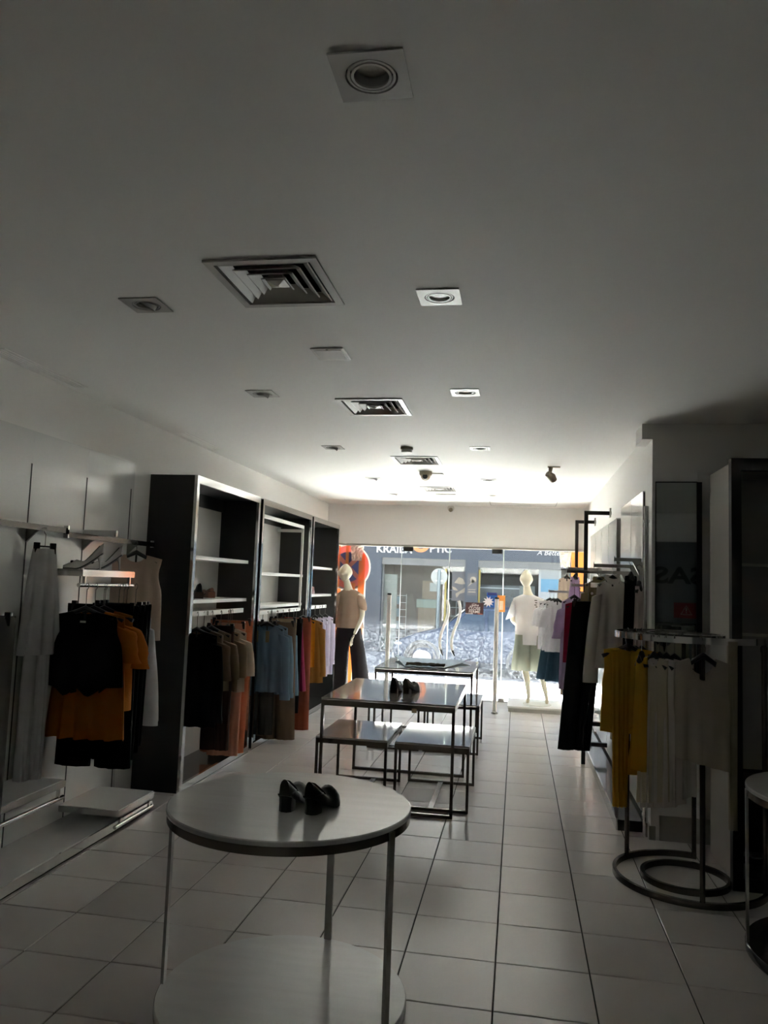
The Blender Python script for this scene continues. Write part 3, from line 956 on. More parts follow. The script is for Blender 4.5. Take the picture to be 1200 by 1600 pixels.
def top(name, lab, loc, rz, hexc, w=0.20, w1=0.23, L=0.6, dep=0.045, neck=0.075, nf=0.09, nb=0.02, slope=0.28, arm=0.0, sl=None, hem=None,
        fold=0.012, k=4.0, ph=None, drop=0.13, group=None, hang=None, material=None, collar=False, curve=0.05, flare=1.0, hanger_w=None):
    ph = random.uniform(0, 6) if ph is None else ph
    t = thing(name, lab, 'clothing', loc, rz, group)
    m_ = material or fabric(hexc)
    b = sheet(w, w1, L, dep, neck, nf, nb, slope, arm, 0.26, hem, fold, k, ph, flare=flare).build('body', m_, t, smooth=70)
    b.location = (0, 0, -drop)
    if sl:
        kind, Ls, r0, r1, sp = sl[:5]
        for sx in (-1, 1):
            o = sleeve(sx, w, -slope * (w - neck * 0.8) - 0.02, Ls, r0, r1, sp, ruffle=0.008 if kind == 'ruffle' else 0, ph=ph + sx).build('sleeve', m_, t, smooth=70)
            o.location = (0, 0, -drop)
            if kind == 'long':
                c = MB().lathe([(r1 * 1.02, 0), (r1 * 1.05, -0.05), (r1 * 0.9, -0.05)], 14).build('cuff', m_, o, smooth=True)
                c.scale = (1, 0.55, 1)
                c.location = (sx * (w - 0.012 + sp), 0, -slope * (w - neck * 0.8) - 0.02 - 0.045 - Ls + 0.02)
    if collar:
        c = MB()
        ring = []
        for tt, dz, rr in ((0, -0.012, 1.0), (0.5, 0.03, 0.98), (1, 0.005, 1.22)):
            ring.append([(neck * rr * math.cos(a), 0.032 * rr * math.sin(a), dz - nf * 0.45 * max(0, -math.sin(a)) * (1 if tt < 1 else 1.25)) for a in (2 * PI * q / 18 for q in range(18))])
        o = c.rings(ring, cap=False).build('collar', m_, t, smooth=70)
        o.location = (0, 0, -drop)
    if hang:
        hanger(hang, loc, rz, hanger_w or (w * 0.92), drop - 0.005 + 0.012, curve=curve)
    return t


def trousers(name, lab, loc, rz, hexc, w=0.19, L=1.0, hem=1.1, dep=0.035, gap=0.0, drop=0.05, group=None, hang=None, fold=0.006, crotch=0.26, material=None, spread=0.0, skew=0.0):
    t = thing(name, lab, 'clothing', loc, rz, group)
    m_ = material or fabric(hexc)
    ph = random.uniform(0, 6)
    nt, nu = 16, 10
    body = MB()
    for sx in (-1, 1):
        vs, fs, idx = [], [], {}
        for side in (-1, 1):
            for j in range(nt + 1):
                tt = j / nt
                h = w / 2 * (1 + (hem - 1) * tt)
                g = gap * max(0, (tt - crotch) / (1 - crotch))
                cx = sx * (w / 2 * (1 + (hem - 1) * tt * 0.6) + g + spread * tt) + skew * tt
                for i in range(nu + 1):
                    u = i / nu * 2 - 1
                    dd = 0.014 + (dep - 0.014) * min(1, tt * 3)
                    y = side * dd * math.sqrt(max(0, 1 - u * u * 0.97)) + fold * tt * math.sin(3 * u * PI + ph + sx + 2 * tt) - (0.006 if abs(u) < 0.11 and side < 0 else 0) * min(1, tt * 2)
                    idx[side, j, i] = len(vs)
                    vs.append((cx + h * u, y, -L * tt))
        for side in (-1, 1):
            for j in range(nt):
                for i in range(nu):
                    fs.append((idx[side, j, i], idx[side, j, i + 1], idx[side, j + 1, i + 1], idx[side, j + 1, i]))
        for j in range(nt):
            for i in (0, nu):
                fs.append((idx[-1, j, i], idx[1, j, i], idx[1, j + 1, i], idx[-1, j + 1, i]))
        body.raw(vs, fs)
    o = body.build('legs', m_, t, smooth=70)
    o.location = (0, 0, -drop)
    wb = MB().rings([[(w * 1.01 * math.copysign(abs(math.cos(a)) ** 0.7, math.cos(a)), 0.017 * math.sin(a), z) for a in (2 * PI * q / 20 for q in range(20))] for z in (0.004, -0.035)])
    o = wb.build('waistband', m_, t, smooth=60)
    o.location = (0, 0, -drop)
    if hang:
        hanger(hang, loc, rz, w, drop - 0.002, clips=True)
    return t


BLK = '#0c0c0d'
# --- rack under the heels shelf (rail x=-2.567, z=1.555)
RX, RZ = -2.567, 1.568


def vhem(u):
    return 0.035 - 0.055 * math.exp(-((abs(u) - 0.28) / 0.22) ** 2) + 0.0


top('vest', 'black sleeveless vest hanging in front of the mustard dress', (RX + 0.025, 4.30, RZ), 0.05, BLK, 0.195, 0.262, 0.475, 0.05, 0.06, 0.05, 0.02, 0.20, 0.10, hem=vhem, fold=0.004, drop=0.165,
    hang='black hanger holding the black vest', curve=0.04, hanger_w=0.18, flare=0.55)
box(-0.018, 0.018, -0.024, -0.022, -0.235, -0.223).build('neck_label', fabric('#b8b4ac'), bpy.data.objects['vest'])
top('dress', 'mustard dress with gathered short sleeves behind the black vest', (RX + 0.03, 4.39, RZ), 0.05, '#a8641c', 0.195, 0.25, 0.76, 0.05, 0.07, 0.06, 0.02, 0.22, 0.0, ('ruffle', 0.21, 0.085, 0.05, 0.075), fold=0.022, k=5, drop=0.165,
    hang='black hanger holding the mustard dress', hanger_w=0.19)
top('blouse', 'second mustard blouse with ruffled sleeve peeking out behind the dress', (RX + 0.05, 4.47, RZ), 0.05, '#a8641c', 0.185, 0.20, 0.60, 0.045, 0.07, 0.06, 0.02, 0.22, 0.0, ('ruffle', 0.25, 0.08, 0.05, 0.085), fold=0.02, k=5, drop=0.165,
    hang='black hanger holding the second mustard blouse', hanger_w=0.19)
trousers('trousers', 'black wide-leg trousers hanging below the mustard dress', (RX - 0.01, 4.56, RZ), 0.05, BLK, 0.235, 0.99, 0.98, 0.04, 0.012, 0.14, hang='black clip hanger of the widest black trousers')
for i, (dy, dx, w_, lab) in enumerate(((4.63, 0.055, 0.17, 'black trousers hanging just behind the mustard blouse'), (4.70, 0.05, 0.17, 'black trousers in the middle of the rack beside the lilac shirt'),
                                       (4.77, 0.035, 0.17, 'black trousers hanging against the lilac shirt'))):
    trousers('trousers', lab, (RX + dx, dy, RZ), 0.08, BLK, w_, 0.96 - 0.03 * i, 0.9, 0.035, 0.0, 0.135, hang=('black clip hanger first behind the mustard blouse', 'black clip hanger second behind the mustard blouse', 'black clip hanger against the lilac shirt')[i])
top('shirt', 'pale lilac long-sleeved shirt beside the first dark cabinet', (RX + 0.05, 4.86, RZ), 0.0, '#c9c2c6', 0.12, 0.13, 0.50, 0.04, 0.05, 0.04, 0.02, 0.3, 0.0, ('long', 0.60, 0.045, 0.058, 0.045), drop=0.20,
    hang='black hanger holding the pale lilac shirt', fold=0.006)
top('sleeveless_top', 'tan sleeveless top hanging against the wall under the chrome bar', (XL + 0.14, 5.24, 1.865), 0.75, '#b09c8b', 0.19, 0.21, 0.62, 0.03, 0.075, 0.10, 0.055, 0.22, 0.13, drop=0.09,
    hang='black hanger holding the tan sleeveless top', hanger_w=0.15, fold=0.008)
# far left of the picture
trousers('trousers', 'black trousers cut off by the left picture edge', (RX - 0.06, 3.24, RZ), 0.05, BLK, 0.2, 0.99, 0.95, 0.04, 0, 0.12, hang='black clip hanger at the left picture edge')
trousers('trousers', 'grey trousers beside the black ones at the left picture edge', (RX + 0.045, 3.31, RZ), 0.1, '#6f6a67', 0.2, 1.05, 1.0, 0.04, 0, 0.16, hang='black clip hanger of the grey trousers')
top('tunic', 'long white sleeveless tunic hanging by the wall near the left edge', (XL + 0.115, 4.17, 1.885), 1.05, '#e6e0dc', 0.07, 0.13, 0.62, 0.045, 0.0, 0.0, 0.0, 0.1, 0.0, drop=0.12, fold=0.02, k=3, flare=0.8)
hanger('black clip hanger of the white tunic', (XL + 0.115, 4.17, 1.885), 1.05, 0.06, 0.11, True)
trousers('trousers', 'white trousers hanging below the white tunic by the wall', (XL + 0.115, 4.17, 1.40), 1.0, '#e2dcd8', 0.075, 0.92, 1.1, 0.04, 0, 0.12)
hanger('black clip hanger of the white trousers', (XL + 0.115, 4.17, 1.40), 1.0, 0.07, 0.12, True)

# --- first cabinet (rail x=-2.525, z=1.335)
CX, C1 = -2.525, 1.352
top('sweater', 'black long-sleeved sweater at the front of the first cabinet', (CX + 0.02, 5.88, C1), 0.12, BLK, 0.165, 0.19, 0.74, 0.05, 0.06, 0.05, 0.03, 0.3, 0.0, ('long', 0.58, 0.055, 0.045, 0.045), drop=0.15, hang='black hanger holding the black sweater')
trousers('trousers', 'dark brown trousers behind the black sweater', (CX + 0.06, 6.28, C1), 0.1, '#3a2620', 0.12, 1.02, 1.0, 0.03, 0, 0.13, hang='black clip hanger of the dark brown trousers')
for i, (dy, dx, c, lab) in enumerate(((6.04, 0.05, '#6a5547', 'brown-beige short-sleeved blouse behind the black sweater'), (6.16, 0.07, '#7d6a58', 'beige short-sleeved blouse, second behind the black sweater'),
                                     (6.30, 0.09, '#8f7b66', 'light beige short-sleeved blouse with rolled cuffs'), (6.42, 0.11, '#b9ad9d', 'cream short-sleeved blouse before the salmon trousers'))):
    top('blouse', lab, (CX + dx - 0.04, dy, C1), 0.12 + 0.03 * i, c, 0.165, 0.17, 0.48 + 0.02 * i, 0.035, 0.06, 0.05, 0.02, 0.33, 0.0, ('short', 0.30, 0.07, 0.055, 0.04), drop=0.15,
        hang=('black hanger of the brown-beige blouse', 'black hanger of the beige blouse', 'black hanger of the light beige blouse', 'black hanger of the cream blouse')[i], fold=0.015)
trousers('trousers', 'salmon pink trousers at the back of the first cabinet', (CX + 0.03, 6.62, C1), 0.12, '#b56f51', 0.19, 1.14, 1.0, 0.04, 0.0, 0.10, hang='black clip hanger of the salmon trousers', skew=-0.03)
trousers('trousers', 'pale pink trousers in front of the salmon ones', (CX + 0.06, 6.50, C1), 0.12, '#c08e78', 0.14, 1.12, 0.95, 0.03, 0.0, 0.12, hang='black clip hanger of the pale pink trousers', skew=-0.01)
# --- second cabinet
C2 = 1.312
for i, (dy, dx, c, L_, lab) in enumerate(((7.50, 0.07, '#63798a', 0.66, 'light blue blouse with a tan price tag'), (7.66, 0.06, '#6a8090', 0.70, 'light blue long-sleeved shirt behind the tagged blouse'), (7.84, 0.06, '#6b8698', 0.70, 'third light blue shirt in the second cabinet'))):
    top('shirt', lab, (CX + dx, dy, C2), 0.15, c, 0.17, 0.20, L_, 0.045, 0.07, 0.06, 0.02, 0.35, 0.0, ('long', 0.60, 0.06, 0.05, 0.05), drop=0.13,
        hang=('black hanger of the tagged light blue blouse', 'black hanger of the second light blue shirt', 'black hanger of the third light blue shirt')[i], fold=0.016)
tg = thing('price_tag', 'tan paper price tag hanging on the light blue blouse', 'price tag', (CX + 0.10, 7.43, 1.12))
box(-0.018, 0.018, -0.002, 0.002, -0.11, 0.0).build('card', mat('tan_card', '#9a8b62', 0.7), tg)
MB().tube([(0, 0, 0), (-0.01, 0.01, 0.06)], 0.0015, 4).build('string', M_PLASTIC, tg)
trousers('trousers', 'charcoal trousers under the tagged light blue blouse', (CX + 0.0, 7.56, C2), 0.15, '#3b3835', 0.15, 1.10, 0.95, 0.03, 0.005, 0.12, hang='black clip hanger of the charcoal trousers')
trousers('trousers', 'taupe wide trousers below the light blue shirts', (CX + 0.10, 7.74, C2), 0.15, '#6a5a4b', 0.19, 1.17, 1.05, 0.045, 0.0, 0.12, hang='black clip hanger of the taupe trousers', skew=0.03)
trousers('trousers', 'beige narrow trousers between light blue shirts and magenta top', (CX + 0.06, 8.05, C2), 0.15, '#94826c', 0.15, 0.95, 0.95, 0.03, 0.0, 0.10, hang='black clip hanger of the beige trousers')
trousers('trousers', 'black trousers beside the magenta top', (CX + 0.08, 8.18, C2), 0.15, '#151113', 0.16, 1.0, 0.95, 0.03, 0.0, 0.10, hang='black clip hanger beside the magenta top')
top('camisole', 'magenta strappy top between black and brick red trousers', (CX + 0.11, 8.28, C2), 0.2, '#7d1f42', 0.10, 0.17, 0.75, 0.03, 0.0, 0.0, 0.0, 0.2, 0.0, drop=0.13, hang='black hanger of the magenta top', fold=0.015)
trousers('trousers', 'brick red wide trousers in the second cabinet', (CX + 0.10, 8.42, C2), 0.15, '#8a4a37', 0.17, 1.22, 1.15, 0.045, 0.0, 0.10, hang='black clip hanger of the brick red trousers')
top('blouse', 'bright ochre blouse beside the brick red trousers', (CX + 0.14, 8.56, C2), 0.2, '#b3781e', 0.14, 0.15, 0.55, 0.03, 0.04, 0.05, 0.02, 0.35, 0.0, drop=0.10, hang='black hanger of the bright ochre blouse', fold=0.018)
top('shirt', 'ochre long-sleeved shirt at the end of the second cabinet', (CX + 0.16, 8.74, C2), 0.2, '#8a6632', 0.16, 0.19, 0.72, 0.045, 0.05, 0.05, 0.02, 0.3, 0.0, ('long', 0.52, 0.05, 0.05, 0.02), drop=0.12, hang='black hanger of the ochre shirt', fold=0.012)
# --- third cabinet
for i, (dy, dx, lab) in enumerate(((9.42, 0.05, 'white shirt nearest the ochre shirt, third cabinet'), (9.62, 0.06, 'middle white shirt in the third cabinet'), (9.86, 0.07, 'white shirt nearest the window, third cabinet'))):
    top('shirt', lab, (CX + dx, dy, 1.318), 0.5, '#bbb6c4', 0.11, 0.13, 0.75, 0.035, 0.04, 0.04, 0.02, 0.35, 0.0, ('long', 0.5, 0.045, 0.045, 0.01), drop=0.13,
        hang=('black hanger of the first white shirt', 'black hanger of the middle white shirt', 'black hanger of the white shirt by the window')[i], fold=0.01)
# red and white fitting on the cabinet side
t = thing('call_button', 'small red and white button fixed beside the first dark cabinet', 'button', (-2.79, 5.62, 1.24))
box(-0.03, 0.03, -0.002, 0.035, -0.06, 0.01).build('box', M_WHITEP, t, bevel=0.004)
MB().ellipsoid((0, -0.005, 0.02), (0.028, 0.02, 0.03), 12, 8).build('button_cap', mat('button_red', '#b01c22', 0.4), t, smooth=True)

# ------------------------------------------------------------------ right wall displays
t = thing('floor_platform', 'glossy grey floor platform with steel edge along the right wall', 'platform', (0.70, 5.71, 0))
box(0.012, 0.228, 0.006, 3.4, 0.0, 0.072).build('board', M_DARKFLOOR, t)
MB().box(0, 0.012, 0, 3.4, 0.0, 0.078).build('edge_strip', M_CHROME, t)
box(0.012, 0.205, 0.0, 0.006, 0.0, 0.072).build('end_panel', M_BLKMETAL, t)


def black_frame(lab, y, x0, zt, bars=()):
    t = thing('garment_frame', lab, 'garment rack', (x0, y, 0), group='black wall frames')
    s_ = 0.036
    box(-s_ / 2, s_ / 2, -s_ / 2, s_ / 2, 0, zt).build('upright', M_BLKMETAL, t)
    box(s_ / 2, 0.88 - x0, -s_ / 2, s_ / 2, zt - s_, zt).build('top_arm', M_BLKMETAL, t)
    box(0.86 - x0, 0.875 - x0, -0.04, 0.04, zt - 0.06, zt + 0.03).build('wall_plate', M_BRUSH, t)
    for z in bars:
        box(s_ / 2, 0.86 - x0, -s_ / 2, s_ / 2, z, z + s_).build('crossbar', M_BLKMETAL, t)
    return t


black_frame('black square-tube frame rising behind the black trousers', 7.74, 0.643, 2.405, (0.17, 0.36))
black_frame('black square-tube frame nearest the shop window', 9.25, 0.665, 2.445, (0.25,))
t = thing('wall_post', 'polished chrome tube standing against the white pillar', 'post', (0.876, 5.62, 0))
MB().tube([(0, 0, 0.0), (0, 0, 2.235)], 0.017, 12).build('tube', M_CHROME, t, smooth=True)
MB().tube([(0, 0, 2.12), (0, 0, 2.14)], 0.021, 12).build('collar', M_CHROME, t, smooth=True)


def faceout(lab, y, x0, z, xw=0.885, group='steel arms on the right wall'):
    t = thing('faceout_rail', lab, 'clothes rail', (xw, y, z), group=group)
    box(x0 - xw, -0.005, -0.008, 0.008, -0.013, 0.013).build('bar', M_BRUSH, t)
    MB().prism([(-0.07, -0.013), (0, -0.013), (0, -0.11), (-0.02, -0.11)], -0.01, 0.01, 'y').build('bracket', M_BRUSH, t)
    box(x0 - xw - 0.005, x0 - xw, -0.012, 0.012, -0.02, 0.026).build('end_cap', M_BRUSH, t)
    return t


faceout('steel arm highest on the right wall, above the black dress', 5.90, 0.695, 1.868, 0.89)
faceout('steel arm holding the sheer white blouse', 6.04, 0.565, 1.824, 0.89)
faceout('steel arm holding the wide black trousers', 6.50, 0.395, 1.785, 0.89)
faceout('steel arm near the window holding the grey tees', 9.32, 0.36, 1.61)
for y_, z_, l_ in ((8.0, 1.683, 'steel arm carrying the lilac blouse'), (8.5, 1.863, 'steel arm carrying the pale lilac camisole'), (8.75, 1.483, 'steel arm carrying the navy trousers'),
                   (9.75, 1.433, 'steel arm carrying the beige trousers by the window'), (9.9, 1.883, 'steel arm carrying the sheer beige top')):
    faceout(l_, y_, 0.53, z_, 0.875)
wall_shelf('small white shelf with chrome edge behind the black trousers', 0.93, 0.625, 7.0, 7.6, 1.705, 0.095)

trousers('trousers', 'wide black trousers hanging out from the right wall', (0.565, 6.50, 1.80), 0.12, BLK, 0.128, 1.17, 1.0, 0.04, 0.0, 0.26, hang='black clip hanger of the wide black trousers', skew=-0.10)
M_SHEER = mat('sheer_white', '#cfc8c1', 0.55, var=0.05, scale=10, bump=0.1, trans=0.3)
top('blouse', 'sheer white long blouse hanging on the right wall', (0.70, 6.04, 1.838), 0.15, '#a9a29b', 0.115, 0.165, 0.66, 0.05, 0.05, 0.07, 0.0, 0.75, 0.0, ('long', 0.62, 0.05, 0.055, 0.055), drop=0.11, fold=0.02, k=3, material=M_SHEER, collar=True,
    hang='black hanger of the sheer white blouse')
top('dress', 'black slip dress beside the sheer white blouse', (0.815, 5.92, 1.875), 0.5, BLK, 0.05, 0.075, 0.85, 0.03, 0.03, 0.04, 0.02, 0.3, 0.0, drop=0.12, hang='black hanger of the black slip dress', fold=0.008)
top('dress', 'pale mauve long dress hanging against the white pillar', (0.855, 5.80, 1.83), 1.0, '#a89b98', 0.05, 0.09, 1.0, 0.025, 0.03, 0.04, 0.02, 0.4, 0.0, drop=0.15, fold=0.01)
hanger('grey hanger of the pale mauve dress', (0.855, 5.80, 1.83), 1.0, 0.05, 0.15)
for i, (y, x, c, lab) in enumerate(((7.05, 0.70, '#6d6249', 'khaki jacket hanging behind the black trousers'), (7.25, 0.74, '#5f553f', 'darker khaki jacket second behind the black trousers'), (7.45, 0.78, '#6d6249', 'khaki jacket farthest behind the black trousers'))):
    top('jacket', lab, (x, y, 1.84 - 0.01 * i), 0.35, c, 0.13, 0.15, 0.6, 0.04, 0.05, 0.07, 0.02, 0.5, 0.0, ('long', 0.5, 0.05, 0.05, 0.02), drop=0.11, fold=0.012, collar=True,
        hang=('black hanger of the first khaki jacket', 'black hanger of the darker khaki jacket', 'black hanger of the farthest khaki jacket')[i])
top('top', 'crimson sleeveless top half hidden by the black trousers', (0.56, 7.32, 1.66), 0.2, '#7c0f2b', 0.13, 0.15, 0.55, 0.035, 0.05, 0.05, 0.02, 0.3, 0.0, drop=0.13, hang='black hanger of the crimson top', fold=0.01)
top('blouse', 'lilac blouse with ruffled sleeve beside the black trousers', (0.56, 8.0, 1.70), 0.35, '#93819c', 0.13, 0.16, 0.9, 0.045, 0.05, 0.06, 0.02, 0.5, 0.0, ('ruffle', 0.30, 0.06, 0.05, 0.055), drop=0.14, hang='black hanger of the lilac blouse', fold=0.02)
top('top', 'pale lilac camisole hanging at the black frame near the window', (0.60, 8.5, 1.88), 0.4, '#a790ac', 0.05, 0.09, 0.5, 0.03, 0.03, 0.04, 0.02, 0.4, 0.0, drop=0.10, hang='black hanger of the pale lilac camisole', fold=0.012)
trousers('trousers', 'navy trousers hanging behind the lilac blouse', (0.60, 8.75, 1.50), 0.2, '#2f3d4a', 0.10, 1.12, 1.0, 0.035, 0.0, 0.10, hang='black clip hanger of the navy trousers')
for i, (y, x, lab) in enumerate(((9.12, 0.45, 'pale grey tee nearest, over the denim skirts'), (9.30, 0.42, 'middle pale grey tee over the denim skirts'), (9.46, 0.38, 'pale grey tee farthest, over the denim skirts'))):
    top('t_shirt', lab, (x, y, 1.628), 0.25, '#cbc2c3', 0.13, 0.14, 0.58, 0.04, 0.05, 0.05, 0.02, 0.28, 0.0, ('short', 0.22, 0.065, 0.06, 0.035), drop=0.12,
        hang=('black hanger of the nearest grey tee', 'black hanger of the middle grey tee', 'black hanger of the farthest grey tee')[i], fold=0.012)
for i, (y, x, lab) in enumerate(((9.22, 0.50, 'dark blue denim skirt below the nearest grey tee'), (9.40, 0.42, 'dark blue denim skirt below the farther grey tees'))):
    top('skirt', lab, (x, y, 1.30), 0.25, '#3a505e', 0.10, 0.19, 0.58, 0.05, 0.0, 0.0, 0.0, 0.0, 0.0, drop=0.13, fold=0.02, k=3, flare=0.9)
    hanger(('black clip hanger of the nearest denim skirt', 'black clip hanger of the farther denim skirt')[i], (x, y, 1.30), 0.25, 0.10, 0.13, True)
trousers('trousers', 'beige trousers behind the denim skirts near the window', (0.60, 9.75, 1.45), 0.1, '#9a8774', 0.07, 0.98, 1.0, 0.03, 0.0, 0.10, hang='black clip hanger of the beige trousers near the window')
top('top', 'sheer beige top hanging near the orange window film', (0.60, 9.9, 1.90), 0.2, '#b3a596', 0.10, 0.12, 0.4, 0.03, 0.04, 0.05, 0.02, 0.4, 0.0, drop=0.11, hang='black hanger of the sheer beige top', fold=0.01)

# ------------------------------------------------------------------ round garment rack (right)
RC, RR, RTZ = (1.0, 4.86), 0.42, 1.385
t = thing('round_rack', 'round chrome garment rack carrying yellow and white tops', 'garment rack', (RC[0], RC[1], 0))


def ribbon(pts, w, z0, z1):
    rings = []
    for i, p in enumerate(pts):
        d = (Vector(pts[min(i + 1, len(pts) - 1)]) - Vector(pts[max(i - 1, 0)])).normalized()
        n_ = Vector((-d.y, d.x)) * (w / 2)
        rings.append([(p[0] - n_.x, p[1] - n_.y, z0), (p[0] + n_.x, p[1] + n_.y, z0), (p[0] + n_.x, p[1] + n_.y, z1), (p[0] - n_.x, p[1] - n_.y, z1)])
    return MB().rings(rings)


def arc(c, r, a0, a1, n):
    return [(c[0] + r * math.cos(math.radians(a0 + (a1 - a0) * k / n)), c[1] + r * math.sin(math.radians(a0 + (a1 - a0) * k / n))) for k in range(n + 1)]


ribbon(arc((0, 0), RR - 0.006, 331, 72, 60), 0.012, RTZ - 0.018, RTZ + 0.018).build('outer_rail', M_CHROME, t, smooth=True)
ribbon(arc((-0.02, 0.0), 0.215, 0, 360, 48), 0.012, RTZ - 0.018, RTZ + 0.018).build('inner_rail', M_CHROME, t, smooth=True)
ribbon(arc((0, 0), RR - 0.01, 331, 72, 60), 0.02, 0.0, 0.034).build('base_rail', M_DKMETAL, t, smooth=True)
ribbon(arc((-0.02, 0.0), 0.235, 0, 360, 48), 0.02, 0.0, 0.034).build('inner_base_rail', M_DKMETAL, t, smooth=True)
for a in (139, 268, -28, 74):
    a = math.radians(a)
    x, y = (RR - 0.014) * math.cos(a), (RR - 0.014) * math.sin(a)
    MB().tube([(x, y, 0.01), (x, y, RTZ - 0.01)], 0.014, 12).tube([(x, y, RTZ - 0.06), (x, y, RTZ - 0.03)], 0.018, 12).build('post', M_DKMETAL, t, smooth=True)
for a in (100, 215):
    a = math.radians(a)
    MB().bar((RR * math.cos(a) * 0.97, RR * math.sin(a) * 0.97, RTZ), (-0.02 + 0.21 * math.cos(a), 0.21 * math.sin(a), RTZ), 0.012, 0.03).build('spoke', M_CHROME, t)


def rpos(deg):
    a = math.radians(deg)
    return (RC[0] + (RR - 0.006) * math.cos(a), RC[1] + (RR - 0.006) * math.sin(a), RTZ + 0.022)


YEL = '#ad8826'
top('sleeveless_top', 'yellow sleeveless top knotted at the waist on the round rack', rpos(138), 0.12, YEL, 0.15, 0.165, 0.52, 0.045, 0.055, 0.03, 0.02, 0.12, 0.06, drop=0.125, hang='black hanger of the knotted yellow top', fold=0.012, k=3, hanger_w=0.16)
_y = [o for o in bpy.data.objects if o.name.startswith('sleeveless_top') and 'yellow' in o['label']][0]
MB().ellipsoid((0.03, -0.06, -0.62), (0.03, 0.02, 0.022), 12, 8).build('knot', fabric(YEL), _y, smooth=True)
for k, (dx, L_) in enumerate(((0.0, 0.26), (0.04, 0.20))):
    rg = [[(0.03 + dx * s + 0.022 * (1 + s) * math.cos(a), -0.055 + 0.008 * math.sin(a + 6 * s), -0.63 - L_ * s) for a in (2 * PI * q / 10 for q in range(10))] for s in (0, 0.25, 0.5, 0.75, 1)]
    MB().rings(rg).build('tie_end', fabric(YEL), _y, smooth=True)
top('blouse', 'white blouse showing behind the knotted yellow top', rpos(128), 0.15, '#c9c1b8', 0.14, 0.15, 0.56, 0.035, 0.055, 0.03, 0.02, 0.15, 0.05, drop=0.14, hang='black hanger of the white blouse behind yellow top', fold=0.01)
top('blouse', 'yellow blouse with frayed hem behind the knotted top', rpos(121), 0.18, YEL, 0.11, 0.10, 0.66, 0.03, 0.05, 0.03, 0.02, 0.15, 0.0, drop=0.14, hang='black hanger of the yellow frayed blouse', fold=0.02, hem=lambda u: 0.02 * math.sin(u * 14))
top('sleeveless_top', 'long yellow sleeveless top between the knotted top and white tops', rpos(222), -1.15, '#b8912c', 0.05, 0.055, 0.62, 0.03, 0.04, 0.04, 0.02, 0.2, 0.0, drop=0.13, hang='black hanger of the long yellow top', fold=0.012)
wl = ('cream lace-trimmed sleeveless top, first of the packed white tops', 'white sleeveless top, second of the packed white tops', 'white button-front top, third of the packed white tops', 'greyish white round-neck top, frontmost of the packed white tops')
for i, (dg, rz, c, L_) in enumerate(((233, -0.95, '#b0a794', 0.78), (237.3, -0.85, '#b8b0a9', 0.80), (242.5, -0.65, '#b0a69f', 0.78), (248.3, -0.3, '#aca79f', 0.74))):
    top('sleeveless_top', wl[i], rpos(dg), rz, c, 0.10, 0.115, L_, 0.03, 0.05, 0.05, 0.02, 0.2, 0.06, drop=0.125, fold=0.012, hem=lambda u: 0.03 * u,
        hang=('black hanger of the cream lace-trimmed top', 'black hanger of the second white top', 'black hanger of the button-front top', 'black hanger of the greyish round-neck top')[i])
top('sleeveless_top', 'beige-grey sleeveless top with slanted hem, alone on the round rack', rpos(268), 0.12, '#a39a8e', 0.145, 0.15, 0.56, 0.035, 0.068, 0.12, 0.09, 0.35, 0.05, drop=0.11, hang='black hanger of the beige-grey slanted top', fold=0.008, hem=lambda u: -0.035 * u, hanger_w=0.10)
top('scarf', 'narrow cream garment tail hanging behind the beige-grey top', rpos(290), 0.3, '#9a9282', 0.03, 0.022, 0.98, 0.015, 0.0, 0, 0, 0, 0, drop=0.02, fold=0.006)
top('blouse', 'long yellow garment tail hanging behind the packed white tops', rpos(150), 0.2, YEL, 0.06, 0.045, 0.95, 0.02, 0.0, 0, 0, 0.2, 0, drop=0.13, fold=0.01)

# ------------------------------------------------------------------ mirror and black cabinet in the niche
t = thing('wall_mirror', 'tall narrow mirror with dark side frame on the niche wall', 'mirror', (0.925, YN - 0.002, 0))
t.rotation_euler = (0, 0, -0.087)
box(0.004, 0.265, -0.024, -0.004, 0.95, 2.392).build('glass', M_MIRROR, t)
box(0.265, 0.298, -0.034, 0.0, 0.95, 2.395).build('side_frame', M_BLKMETAL, t)
box(0.0, 0.27, -0.02, 0.0, 0.94, 2.40).build('backing', M_BLKMETAL, t)
t = thing('display_cabinet', 'black-framed white cabinet at the right picture edge', 'cabinet', (1.215, 4.76, 0))
W_, D_, H_ = 1.1, 0.56, 2.435
f = MB().box(0, 0.055, 0, 0.06, 0, H_).box(W_ - 0.055, W_, 0, 0.06, 0, H_).box(0.055, W_ - 0.055, 0, 0.06, H_ - 0.07, H_).box(0.055, W_ - 0.055, 0, 0.06, 0, 0.07)
f.build('front_frame', M_BLKMETAL, t)
M_CABW = mat('cabinet_white', '#b9b5ac', 0.45, var=0.04)
box(0.01, 0.04, 0.06, D_, 0.03, H_ - 0.02).build('side_panel', M_CABW, t)
box(W_ - 0.04, W_ - 0.01, 0.06, D_, 0.03, H_ - 0.02).build('side_panel', M_CABW, t)
box(0.04, W_ - 0.04, 0.06, D_, H_ - 0.05, H_ - 0.02).build('top_panel', M_CABW, t)
box(0.04, W_ - 0.04, 0.06, D_, 0.0, 0.06).build('bottom_panel', M_BLACK, t)
box(0.04, W_ - 0.04, D_ - 0.02, D_, 0.56, H_ - 0.05).build('back_panel', mat('cabinet_back', '#8d8b86', 0.3, var=0.04), t)
box(0.04, W_ - 0.04, D_ - 0.03, D_, 0.06, 0.56).build('lower_back_panel', M_BLACK, t)
MB().box(0.04, 0.075, 0.3, 0.33, 0.06, 0.58).box(0.04, W_ - 0.04, 0.3, 0.33, 0.55, 0.58).box(0.04, W_ - 0.04, 0.3, 0.33, 0.06, 0.09).build('lower_frame', M_DKMETAL, t)
